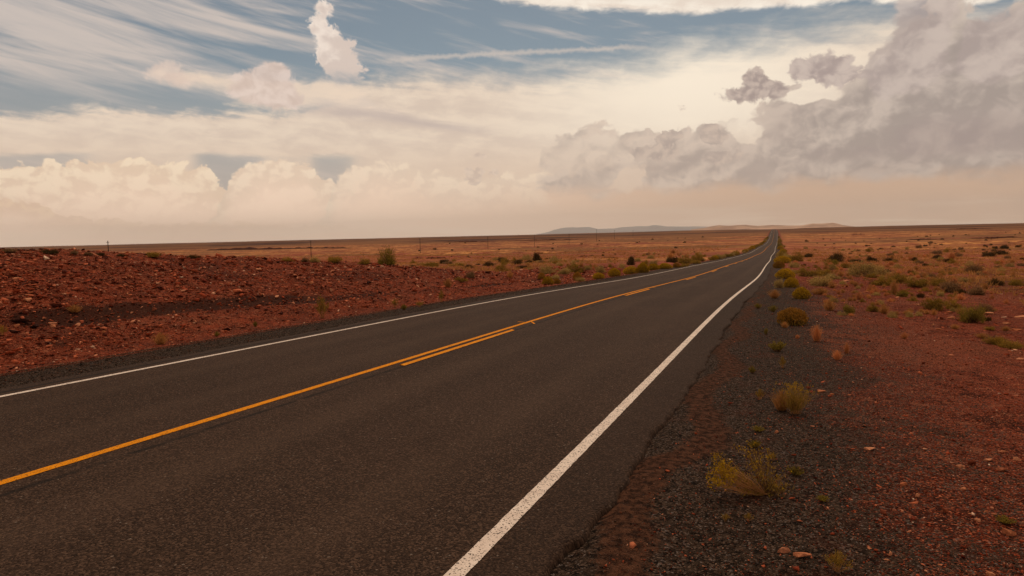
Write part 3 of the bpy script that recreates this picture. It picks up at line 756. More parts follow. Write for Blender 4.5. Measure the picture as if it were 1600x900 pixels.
# rubble of the left bank
n = 90000
Tb = -11.3-np.abs(r.beta(1.2, 1.5, n))*13.5; Yb = 2.5*np.exp(r.uniform(0, 1, n)*np.log(75/2.5)); Xb = Tb+XC(Yb)
dist = np.hypot(Xb, Yb)
w = sstep(-Tb+0.5*fbm(Xb, Yb, 54, 3), 11.2, 12.6)*(0.45+1.1*np.clip(fbm(Xb*0.5, Yb*0.5, 55, 4)+0.35, 0, 1))
k = r.uniform(0, 1, n) < w; Xb, Yb, Tb, dist = Xb[k], Yb[k], Tb[k], dist[k]
S = np.exp(r.normal(-3.62, 0.52, len(Xb)))*(dist/16)**0.45
gl = np.exp(-((-Tb-14.1-0.5*np.sin(Yb*0.16))/0.55)**2)*(Yb > 6)
S = S*np.where(r.uniform(0, 1, len(Xb)) < 0.06, 1.8, 1.0)*(1-0.2*gl)*(1-0.3*sstep(Tb, -13.4, -12))
tone = np.clip(r.beta(1.15, 1.6, len(Xb))-0.22*gl*r.uniform(0.2, 1, len(Xb)), 0, 1)  # stones along the gully toned darker, crease shade put into their colour
scatter('rubble', Xb, Yb, S, tone, M_RUBBLE, 0.42, 0.35, 3, 'broken red sandstone rubble covering the left bank')
# grey stone of the left shoulder, few larger bits
n = 26000
Tl = r.uniform(-11.6, -9.5, n); Yl = 3*np.exp(r.uniform(0, 1, n)*np.log(50/3)); Xl = Tl+XC(Yl)
S = np.exp(r.normal(-4.9, 0.35, n))*(1+np.hypot(Xl, Yl)*0.02)
scatter('shoulder_gravel', Xl, Yl, S, np.clip(r.beta(1.6, 2.4, n)+0.25*sstep(-Tl, 10.9, 11.5), 0, 1), M_GRAVEL, 0.6, 0.3, 4, 'crushed grey stone of the far shoulder')
# slabs and chips on the plain right of the road, farther out
X, Y, R_ = wedge(9000, 9, 160, -10, 24, 1.2, r); T = X-XC(Y)
k = (T > 2.5)*(fbm(X/3, Y/3, 56, 3)+r.uniform(-0.25, 0.25, len(X)) > 0.05); X, Y, R_ = X[k], Y[k], R_[k]
S = np.exp(r.normal(-3.6, 0.5, len(X)))*(R_/15)**0.5
scatter('field_stone', X, Y, S, np.clip(r.beta(2.2, 1.8, len(X)), 0, 1), M_RUBBLE, 0.3, 0.3, 5, 'loose red stones strewn over the open ground on the right')

# single stones one can point at
STONE = []
for k in range(8):
    rr_ = np.random.default_rng(100+k)
    v, f = stone_shape(rr_, 15, 0.42 if k < 5 else 0.75)
    me = bpy.data.meshes.new('flat_stone'); me.from_pydata(v.tolist(), [], f.tolist()); me.materials.append(M_REDSTONE)
    bm = bmesh.new(); bm.from_mesh(me); bmesh.ops.bevel(bm, geom=list(bm.edges), offset=0.02, segments=1, affect='EDGES'); bm.to_mesh(me); bm.free()
    STONE.append(me)
STONE_PALE = []
for me in STONE:
    c = me.copy(); c.materials.clear(); c.materials.append(M_PALESTONE); STONE_PALE.append(c)
def stone(name, p, w, h, label, group=None, pale=False, k=None, rot=None):
    k = int(rng.integers(0, 5)) if k is None else k
    o = bpy.data.objects.new(name, (STONE_PALE if pale else STONE)[k]); COL.objects.link(o)
    o.location = (p[0], p[1], p[2]+h*0.30); o.rotation_euler = (rng.normal(0, 0.12), rng.normal(0, 0.12), rng.uniform(0, 6.28) if rot is None else rot)
    f = 0.42 if k < 5 else 0.75
    o.scale = (w/2, w/2, max(h, 0.01)/(1.35*f))
    return tag(o, label, 'stone', group)
def stone_px(u, v, w, h, label, pale=False, k=None, rot=None, name='flat_stone', group=None):
    p, D = ground_hit(u, v); s = D/1067.0
    return stone(name, p, w*s, h*s*0.85, label, group, pale, k, rot)
yaw0 = YAW
for a in [
    (1224, 863, 19, 11, 'dark red split block of stone on the gravel, left neighbour of the pale slab', False, 6, yaw0),
    (1254, 870, 29, 10, 'pale orange pointed slab of stone between the red block and the twiggy weed', True, 1, yaw0-0.5),
    (1574, 836, 25, 15, 'rounded orange boulder just below a green tuft at the right edge', True, 7, 0.4),
    (1548, 899, 14, 8, 'pale orange stone cut by the bottom edge of the view on the right', True, 2, 0.2),
    (1391, 867, 9, 7, 'small round orange stone left of the bottom right corner', True, 6, 1.0),
    (1381, 803, 14, 9, 'tilted orange brown stone alone in dark gravel right of the small leafy plant', False, 0, 2.2),
    (1356, 702, 24, 5, 'long thin pale orange flake of stone in the red gravel', True, 3, yaw0),
    (1519, 726, 18, 11, 'wide red slab at the centre of the stone cluster near the right edge', False, 4, 0.9),
    (1501, 730, 13, 6, 'small pale red stone just left of the wide red slab', True, 2, 0.3),
    (1542, 720, 20, 5, 'long thin orange flake behind the wide red slab', True, 3, 0.6),
    (1590, 719, 13, 7, 'bright orange oval stone at the right edge behind the others', True, 5, 0.0),
    (1566, 736, 18, 8, 'flat orange red stone right of the wide red slab', False, 1, 0.2),
    (1505, 765, 12, 5, 'pale thin stone in front of the stone cluster near the right edge', True, 0, 0.5),
    (1479, 800, 16, 8, 'half buried red stone in dark gravel on the lower right', False, 4, 2.5),
    (1529, 814, 15, 5, 'pale long flake of stone left of the green tuft at right', True, 3, 2.6),
    (1412, 758, 16, 7, 'pale broken stones seen as one lump in gravel on the right', True, 2, 0.8),
    (1433, 776, 9, 7, 'small orange stone right of centre in the lower right gravel', True, 6, 0.8),
    (1281, 612, 18, 5, 'long orange flake of stone right of the green roadside bush', True, 3, yaw0-0.5),
    (1263, 607, 10, 5, 'small dark orange stone directly right of the green roadside bush', False, 1, 0.8),
    (1300, 617, 9, 4, 'small orange chip behind the long orange flake, rightmost of three', True, 2, 0.8),
    (1213, 676, 8, 5, 'small pale stone on the shoulder right of the low olive weed', True, 6, 0.8),
    (1482, 489, 15, 4, 'pale flat slab in front of the wide olive shrubs on the right', True, 3, 0.3),
    (1486, 498, 12, 5, 'pale blocky slab just nearer than the first slab by the olive shrubs', True, 2, 0.3),
    (1544, 491, 18, 5, 'pale slab right behind the large green shrub at right', True, 4, 0.3),
    (1467, 515, 10, 3, 'pale chip of stone on red soil below the olive shrubs', True, 0, 0.3),
    (1457, 508, 8, 3, 'light chip of stone nearest the dark lump on red soil', True, 3, 1.3),
    (1433, 477, 9, 3, 'pale thin chip left of the wide olive shrubs', True, 3, 1.0),
    (1471, 499, 9, 6, 'dark round lump of rock beside the pale slabs', False, 7, 1.0),
    (1574, 507, 13, 5, 'light slab behind the long olive shrub at right edge', True, 1, 0.1),
    (1586, 516, 20, 4, 'long pale slab near the right edge above the olive shrub', True, 3, 0.1),
    (1595, 496, 18, 4, 'pinkish slab cut by the right edge of the view', True, 0, 0.1),
    (1320, 440, 17, 3, 'pale flat slab lying behind the straw coloured grass row', True, 3, 0.2),
    (1353, 457, 11, 2.4, 'whitish thin slab on bare red soil right of the road', True, 0, 0.2),
    (1306, 446, 18, 2.4, 'pinkish low slab nearer than the pale one behind the straw grass', True, 1, 0.2),
    (83, 511, 14, 6, 'pale rounded stone low on the left bank below the olive tuft', True, 5, 0.2),
    (26, 511, 12, 6, 'cream stone low on the left bank at far left', True, 6, 0.2),
    (162, 520, 7, 5, 'small cream stone low on the left bank above the shoulder', True, 6, 0.2),
    (272, 489, 6, 5, 'small pale cube of stone in the dark gully of the left bank', True, 5, 0.2),
]:
    stone_px(*a)
n = 0
for i in range(4000):
    if n >= 130: break
    u = rng.uniform(0, 640); v = rng.uniform(398, 520)
    lo = np.interp(u, [0, 300, 600, 800], [398, 408, 418, 438]); hi = np.interp(u, [0, 300, 600], [545, 500, 470])
    if not lo < v < hi: continue
    p, D = ground_hit(u, v)
    if p[0] > -11.6: continue
    w = min(float(np.exp(rng.normal(2.0, 0.4))), 15)*D/1067.0
    stone('bank_stone', p, w, w*rng.uniform(0.22, 0.45), 'flat red sandstone piece lying in the rubble of the left bank', 'flat stones of the left bank', pale=rng.uniform() < 0.35); n += 1
n = 0
for i in range(4000):
    if n >= 60: break
    u = rng.uniform(1290, 1600); v = rng.uniform(600, 900)
    if (u-1290)/310+ (v-600)/900 < 0.45: continue
    p, D = ground_hit(u, v)
    w = min(float(np.exp(rng.normal(1.9, 0.3))), 12)*D/1067.0
    stone('gravel_stone', p, w, w*rng.uniform(0.15, 0.32), 'small orange red stone in the gravel at the lower right', 'small stones of the lower right gravel', pale=rng.uniform() < 0.15); n += 1

# ------------------------------------------------------------------ ledges of dark red rock on the plain
M_LEDGE = stone_mat('ledge_rock', [(0.0, (0.060, 0.020, 0.014)), (0.6, (0.10, 0.030, 0.020)), (1.0, (0.15, 0.05, 0.032))], True)
def ledge(u0, u1, v0, v1, hpx, label, seed):
    n = 40; us = np.linspace(u0, u1, n); vs = np.linspace(v0, v1, n); rows = []
    r = np.random.default_rng(seed)
    for i, (u, v) in enumerate(zip(us, vs)):
        p, D = ground_hit(u, v); s = D/1067.0
        e = sin(pi*i/(n-1))**0.5
        h = hpx*s*e*(0.35+0.9*vnoise(np.array(i*0.45), np.array(seed*1.0), 3)+0.25*r.uniform())
        d = np.array([p[0], p[1]]); d = d/np.linalg.norm(d); W = 2.2*hpx*s
        prof_ = [(-0.25, -0.05), (0.0, 0.55), (0.12, 1.0), (0.5, 0.85), (1.6, 0.35), (2.6, -0.1)]
        off = (vnoise(np.array(i*0.8), np.array(seed*3.0), 9)-0.5)*W
        for a, b in prof_:
            q = d*(a*W+off)+np.array([p[0], p[1]])
            rows.append((q[0], q[1], float(Z(q[0], q[1]))+h*b*(0.85+0.3*r.uniform())-0.05))
    o = mesh_from('rock_ledge', rows, grid_faces(n, 6), 4, M_LEDGE)
    return tag(o, label, 'rock ledge')
for k, a in enumerate([
    (322, 455, 391.0, 389.3, 3.2, 'long dark rock ledge far off behind the left bank, the widest on the plain'),
    (440, 552, 388.6, 387.8, 2.4, 'low dark rock ledge on the left plain beside the second pole'),
    (641, 661, 404.6, 403.6, 1.8, 'small dark ledge right of the bushy green shrub, the left one of a pair'),
    (664, 700, 404.2, 403.8, 2.8, 'dark ledge right of the bushy green shrub, the right one of a pair'),
    (842, 879, 405.5, 404.5, 3.0, 'dark red ledge right of the tall dark shrub on the left plain'),
    (903, 919, 401.2, 400.6, 1.8, 'short dark ledge in the bare red patch left of the road'),
    (939, 968, 401.8, 403.4, 1.6, 'thin stepped ledge on the bare red ground behind the dark green shrub'),
    (690, 775, 378.6, 378.0, 1.6, 'far dark ledge on the skyline plain near the fourth pole'),
    (800, 905, 376.6, 374.6, 1.6, 'far thin brown ledge below the left end of the blue mesa'),
    (1330, 1352, 366.6, 366.2, 1.4, 'tiny dark outcrop far off on the right plain left of the others'),
    (1415, 1470, 374.8, 374.2, 1.5, 'thin dark ledge in the middle of the right plain'),
    (1510, 1600, 373.6, 370.6, 2.0, 'long dark red ledge on the right plain reaching the right edge'),
    (1480, 1550, 358.4, 358.0, 1.3, 'brown rise of rock close under the skyline at right'),
]):
    ledge(*a[:5], a[5], 200+k)

# ------------------------------------------------------------------ line of wooden poles across the left plain
M_WOOD, _q, _b = new_mat('weathered_pole_wood')
_q.put(_b.inputs['Base Color'], _q.mix(_q.noise(pos(_q)[0], 3, 4), (0.030, 0.020, 0.016), (0.060, 0.042, 0.033)))
M_INS, _q, _b = new_mat('insulator_glass'); _b.inputs['Base Color'].default_value = (0.12, 0.10, 0.09, 1); _b.inputs['Roughness'].default_value = 0.4
def tube(name, p0, p1, r0, r1, mat, parent, n=10):
    p0 = np.array(p0, float); p1 = np.array(p1, float); d = p1-p0; d /= np.linalg.norm(d)
    a = np.cross(d, [0, 0, 1] if abs(d[2]) < 0.9 else [1, 0, 0]); a /= np.linalg.norm(a); b = np.cross(d, a)
    th = np.arange(n)*2*pi/n
    ring = lambda p, r_: [tuple(p+r_*(cos(t)*a+sin(t)*b)) for t in th]
    v = ring(p0, r0)+ring(p1, r1)
    me = bpy.data.meshes.new(name); me.from_pydata(v, [], [(i, (i+1) % n, n+(i+1) % n, n+i) for i in range(n)]+[tuple(range(n-1, -1, -1)), tuple(range(n, 2*n))])
    me.materials.append(mat); o = bpy.data.objects.new(name, me); COL.objects.link(o); o.parent = parent
    return o
ordn = ['nearest', 'second', 'third', 'fourth', 'fifth', 'sixth', 'seventh', 'eighth', 'ninth', 'tenth']
for k, (u, vt) in enumerate([(168.5, 376.2), (485, 375.0), (656, 371.8), (762, 369.2), (835, 367), (889, 365.0), (932, 358.5), (960, 359.5), (989, 359.6)]):
    D = 1067*202/(0.931*(1228-u)); d = ray(u, vt); P = np.array([0, 0, EYE])+d*D
    zb = float(Z(P[0], P[1])); H = max(P[2]-zb, 5.5)
    e = bpy.data.objects.new('wooden_pole', None); COL.objects.link(e); e.location = (P[0], P[1], zb); e.rotation_euler = (rng.normal(0, 0.006), rng.normal(0, 0.006), 0)
    tag(e, '%s wooden pole from the left in the line crossing the plain' % ('leftmost' if k == 0 else ordn[k]), 'pole', 'wooden poles across the left plain')
    tube('pole', (0, 0, -0.3), (0, 0, H), 0.15, 0.105, M_WOOD, e)
    c = tube('crossarm', (-0.55, 0, H-0.55), (0.55, 0, H-0.55), 0.06, 0.06, M_WOOD, e, 6)
    for s in (-0.48, 0.48): tube('insulator', (s, 0, H-0.50), (s, 0, H-0.30), 0.05, 0.035, M_INS, c, 6)

# ------------------------------------------------------------------ plants
def leaf_mat(name, c1, c2, c3=None, trans=0.25, var=0.35):
    m, q, b = new_mat(name)
    rnd = E(q, q.node('ShaderNodeObjectInfo').outputs['Random'])
    tone = q.attr('tone')
    c = q.mix(tone, c1, c2)
    if c3: c = q.mix(q.sm(tone, 0.75, 1.0), c, c3)
    k = rnd*var+(1.0-var*0.5)
    vm = q.node('ShaderNodeVectorMath', operation='SCALE'); q.put(vm.inputs[0], c); q.put(vm.inputs['Scale'], k)
    q.t.links.new(vm.outputs[0], b.inputs['Base Color']); b.inputs['Roughness'].default_value = 0.8
    b.inputs['Specular IOR Level'].default_value = 0.02
    tr = q.node('ShaderNodeBsdfTranslucent'); q.t.links.new(vm.outputs[0], tr.inputs[0])
    mx = q.node('ShaderNodeMixShader'); mx.inputs[0].default_value = trans
    q.t.links.new(b.outputs[0], mx.inputs[1]); q.t.links.new(tr.outputs[0], mx.inputs[2])
    out = [n for n in q.t.nodes if n.type == 'OUTPUT_MATERIAL'][0]; q.t.links.new(mx.outputs[0], out.inputs[0])
    return m
LM = {
 'sage': leaf_mat('sage_leaf', (0.252, 0.168, 0.054), (0.580, 0.378, 0.126)),
 'olive': leaf_mat('olive_leaf', (0.158, 0.099, 0.018), (0.426, 0.243, 0.040)),
 'dark': leaf_mat('dark_leaf', (0.042, 0.026, 0.010), (0.115, 0.064, 0.020)),
 'green': leaf_mat('green_leaf', (0.118, 0.091, 0.014), (0.332, 0.220, 0.038)),
 'straw': leaf_mat('straw_blade', (0.295, 0.132, 0.039), (0.624, 0.284, 0.089)),
 'dead': leaf_mat('dead_blade', (0.394, 0.140, 0.048), (0.750, 0.297, 0.111)),
 'yellow': leaf_mat('yellow_flower', (0.266, 0.143, 0.009), (0.555, 0.317, 0.019)),
 'mustard': leaf_mat('mustard_flower', (0.214, 0.094, 0.014), (0.428, 0.199, 0.032)),
 'stem': leaf_mat('woody_stem', (0.090, 0.042, 0.018), (0.197, 0.092, 0.037)),
 'greybrown': leaf_mat('grey_brown_twig', (0.152, 0.080, 0.036), (0.325, 0.176, 0.080)),
 'paleStem': leaf_mat('pale_dry_stem', (0.294, 0.135, 0.050), (0.529, 0.258, 0.100)),
}
def ribbons(base, tip, width, r, bend=0.12, seg=3, taper=0.25):
    """thin curved ribbons from base to tip points: verts, tris, tone"""
    n = len(base); d = tip-base; L = np.linalg.norm(d, axis=1)[:, None]
    side = np.cross(d, r.normal(size=(n, 3))); side /= np.linalg.norm(side, axis=1)[:, None]+1e-9
    bd = np.cross(side, d/L); bd[:, 2] -= 0.3
    tt = np.linspace(0, 1, seg+1); rows = []
    amt = r.normal(0, bend, (n, 1))*L
    for t in tt:
        c = base+d*t+bd*amt*np.sin(pi*t)
        w = width[:, None]*(1-(1-taper)*t)*0.5
        rows += [c-side*w, c+side*w]
    V_ = np.stack(rows, 1).reshape(-1, 3); m_ = 2*(seg+1)
    idx = []
    for s in range(seg):
        a = 2*s; idx += [[a, a+1, a+3], [a, a+3, a+2]]
    F_ = (np.array(idx)[None]+(np.arange(n)*m_)[:, None, None]).reshape(-1, 3)
    tone = np.repeat(r.uniform(0, 1, n), m_)
    return V_, F_, tone
def leaves(c, size, r, upright=0.5, aspect=0.35):
    n = len(c)
    a = r.normal(size=(n, 3)); a[:, 2] = np.abs(a[:, 2])+upright; a /= np.linalg.norm(a, axis=1)[:, None]
    b = np.cross(a, r.normal(size=(n, 3))); b /= np.linalg.norm(b, axis=1)[:, None]
    s = (size*r.uniform(0.6, 1.4, n))[:, None]
    V_ = np.stack([c, c+a*s*0.5+b*s*aspect, c+a*s, c+a*s*0.5-b*s*aspect], 1).reshape(-1, 3)
    F_ = (np.array([[0, 1, 2], [0, 2, 3]])[None]+(np.arange(n)*4)[:, None, None]).reshape(-1, 3)
    return V_, F_, np.repeat(r.uniform(0, 1, n), 4)
def mk(name, data, mat):
    V_, F_, t_ = data
    me = bpy.data.meshes.new(name); f = F_.astype(np.int32).ravel()
    me.vertices.add(len(V_)); me.vertices.foreach_set('co', V_.astype(np.float32).ravel())
    me.loops.add(len(f)); me.loops.foreach_set('vertex_index', f)
    me.polygons.add(len(f)//3); me.polygons.foreach_set('loop_start', np.arange(0, len(f), 3, dtype=np.int32)); me.polygons.foreach_set('loop_total', np.full(len(f)//3, 3, np.int32))
    me.update(calc_edges=True)
    at = me.attributes.new('tone', 'FLOAT', 'POINT'); at.data.foreach_set('value', t_.astype(np.float32))
    me.materials.append(mat); return me
def cat(*ds):
    V_, F_, t_ = [], [], []; o = 0
    for v, f, t in ds: V_.append(v); F_.append(f+o); t_.append(t); o += len(v)
    return np.concatenate(V_), np.concatenate(F_), np.concatenate(t_)

def shrub_parts(kind, seed):
    """unit plant: half width 1, height 1, base at the origin; list of (part name, mesh)"""
    r = np.random.default_rng(seed)
    def dome(n, r0=0.55, r1=1.0, zmin=0.02, lump=None):
        d = r.normal(size=(n, 3)); d[:, 2] = np.abs(d[:, 2])*0.9+zmin; d /= np.linalg.norm(d, axis=1)[:, None]
        k = r.uniform(r0, r1, n)[:, None]
        p = d*k
        if lump is not None:
            ax = np.arctan2(d[:, 1], d[:, 0]); q = 1+lump*(np.sin(ax*3+seed)+np.sin(ax*5+2*seed+d[:, 2]*4)+np.sin(ax*2+d[:, 2]*7+seed))/3
            p = p*q[:, None]
        return p
    def clumps(nc, n, spread, zlo=0.15, rr=0.8):
        c = dome(nc, 0.35, rr, zlo); i = r.integers(0, nc, n)
        sz = r.uniform(0.6, 1.3, nc)[i][:, None]
        p = c[i]+r.normal(0, spread, (n, 3))*sz; p[:, 2] = np.abs(p[:, 2]); return p
    W = lambda n, w: r.uniform(0.6, 1.4, n)*w
    if kind in ('rabbit', 'rabbit_mustard'):
        tips = dome(340, 0.75, 1.0, 0.02, 0.12)
        st = ribbons(tips*0.06*[1, 1, 0], tips*0.92, W(340, 0.022), r)
        fo = leaves(dome(2600, 0.35, 0.93, 0.0, 0.12), 0.11, r, 0.9, 0.14)
        p = dome(2600, 0.86, 1.04, 0.10, 0.12); keep = p[:, 2] > 0.28+0.22*r.normal(size=len(p))*0.6; p = p[keep]
        fl = leaves(p, 0.085, r, 0.4, 0.45)
        return [('foliage', mk('foliage', fo, LM['olive'])), ('stem', mk('stem', st, LM['stem'])), ('flower', mk('flower', fl, LM['yellow' if kind == 'rabbit' else 'mustard']))]
    if kind == 'sage':
        tips = clumps(18, 260, 0.16); st = ribbons(tips*0.08*[1, 1, 0], tips, W(260, 0.03), r)
        fo = leaves(clumps(26, 3600, 0.15, 0.05, 0.9), 0.085, r, 0.8, 0.22)
        return [('foliage', mk('foliage', fo, LM['sage'])), ('stem', mk('stem', st, LM['greybrown']))]
    if kind in ('olive', 'green'):
        tips = clumps(14, 260, 0.17, 0.2, 0.9); st = ribbons(tips*0.07*[1, 1, 0], tips, W(260, 0.028), r)
        fo = leaves(clumps(22, 3200, 0.15, 0.05, 0.92), 0.11, r, 1.1, 0.14)
        return [('foliage', mk('foliage', fo, LM[kind])), ('stem', mk('stem', st, LM['stem']))]
    if kind in ('dark', 'greybrown'):
        tips = clumps(12, 420, 0.2, 0.2, 0.95); st = ribbons(tips*0.08*[1, 1, 0], tips*1.03, W(420, 0.03), r)
        fo = leaves(clumps(13, 3200, 0.19, 0.1, 0.85), 0.10, r, 0.6, 0.3)
        return [('foliage', mk('foliage', fo, LM[kind])), ('stem', mk('stem', st, LM['stem']))]
    if kind in ('straw', 'dead', 'strawdome'):
        n = 520; a = r.uniform(0, 2*pi, n); sp = r.beta(1.2, 1.4, n); L = r.uniform(0.55, 1.05, n)
        base = np.stack([np.cos(a)*0.22*sp, np.sin(a)*0.22*sp, 0*a], 1)
        tip = np.stack([np.cos(a)*sp*L, np.sin(a)*sp*L, L*np.sqrt(np.clip(1-0.75*sp**2, 0, 1))], 1)
        bl = ribbons(base, tip, W(n, 0.028), r, 0.12, 4, 0.2)
        hd = leaves(tip[::2]+r.normal(0, 0.03, (len(tip[::2]), 3)), 0.10, r, 1.2, 0.16)
        return [('blades', mk('blades', cat(bl, hd), LM['dead' if kind == 'dead' else 'straw']))]
    if kind == 'weed':
        n = 60; a = r.uniform(0, 2*pi, n); sp = r.uniform(0.1, 0.9, n); L = r.uniform(0.5, 1.0, n)
        base = np.stack([np.cos(a)*0.25*sp, np.sin(a)*0.25*sp, 0*a], 1)
        tip = np.stack([np.cos(a)*sp, np.sin(a)*sp, L*(1-0.4*sp)], 1)
        st = ribbons(base, tip, W(n, 0.03), r, 0.1, 3)
        k = r.uniform(0.25, 1.02, (n, 16)); p = (base[:, None]+(tip-base)[:, None]*k[..., None]).reshape(-1, 3)
        fo = leaves(p, 0.14, r, 0.6, 0.22)
        return [('foliage', mk('foliage', fo, LM['green'])), ('stem', mk('stem', st, LM['stem']))]
    if kind == 'tall_weed':
        n = 44; a = r.uniform(0, 2*pi, n); sp = r.uniform(0.05, 0.95, n); L = r.uniform(0.45, 1.0, n)
        base = np.stack([np.cos(a)*0.08, np.sin(a)*0.08, 0*a], 1)
        tip = np.stack([np.cos(a)*sp, np.sin(a)*sp*0.7, L*(1-0.25*sp)], 1)
        st = ribbons(base, tip, W(n, 0.022), r, 0.1, 4)
        k = r.uniform(0.35, 1.0, (n, 22))**0.7; p = (base[:, None]+(tip-base)[:, None]*k[..., None]+r.normal(0, 0.03, (n, 22, 3))).reshape(-1, 3)
        fo = leaves(p, 0.085, r, 0.8, 0.2)
        return [('foliage', mk('foliage', fo, LM['olive'])), ('stem', mk('stem', st, LM['paleStem']))]
PARTS = {}
def parts_of(kind, k):
    if (kind, k) not in PARTS: PARTS[(kind, k)] = shrub_parts(kind, 1000+hash_kind(kind)*17+k)
    return PARTS[(kind, k)]
KINDN = ['rabbit', 'rabbit_mustard', 'sage', 'olive', 'green', 'dark', 'greybrown', 'straw', 'dead', 'strawdome', 'weed', 'tall_weed']
def hash_kind(k): return KINDN.index(k)
NAMES = dict(rabbit='yellow_shrub', rabbit_mustard='mustard_shrub', sage='sage_shrub', olive='olive_shrub', green='green_shrub', dark='dark_shrub', greybrown='twiggy_shrub',
             straw='dry_grass_tuft', dead='dead_grass_tuft', strawdome='dry_grass_tuft', weed='green_weed', tall_weed='tall_weed')
CATS = dict(straw='grass tuft', dead='grass tuft', strawdome='grass tuft', weed='weed', tall_weed='weed')
def plant(kind, p, w, h, label, group=None, k=None):
    k = int(rng.integers(0, 4)) if k is None else k
    root = bpy.data.objects.new(NAMES[kind], None); COL.objects.link(root)
    root.empty_display_size = 0.1
    root.location = (p[0], p[1], p[2]-0.02*h); root.rotation_euler = (0, 0, rng.uniform(0, 6.28)); root.scale = (w/2, w/2, h)
    for nm, me in parts_of(kind, k):
        c = bpy.data.objects.new(nm, me); COL.objects.link(c); c.parent = root
    return tag(root, label, CATS.get(kind, 'shrub'), group)
def plant_px(kind, u, v, w, h, label, group=None):
    p, D = ground_hit(u, v); s = D/1067.0
    low = kind in ('olive', 'sage', 'dark', 'greybrown') and w > 1.2*h
    return plant(kind, p, w*s*(1.12 if low else 1.0), h*s*(0.9 if low else 1.05), label, group)

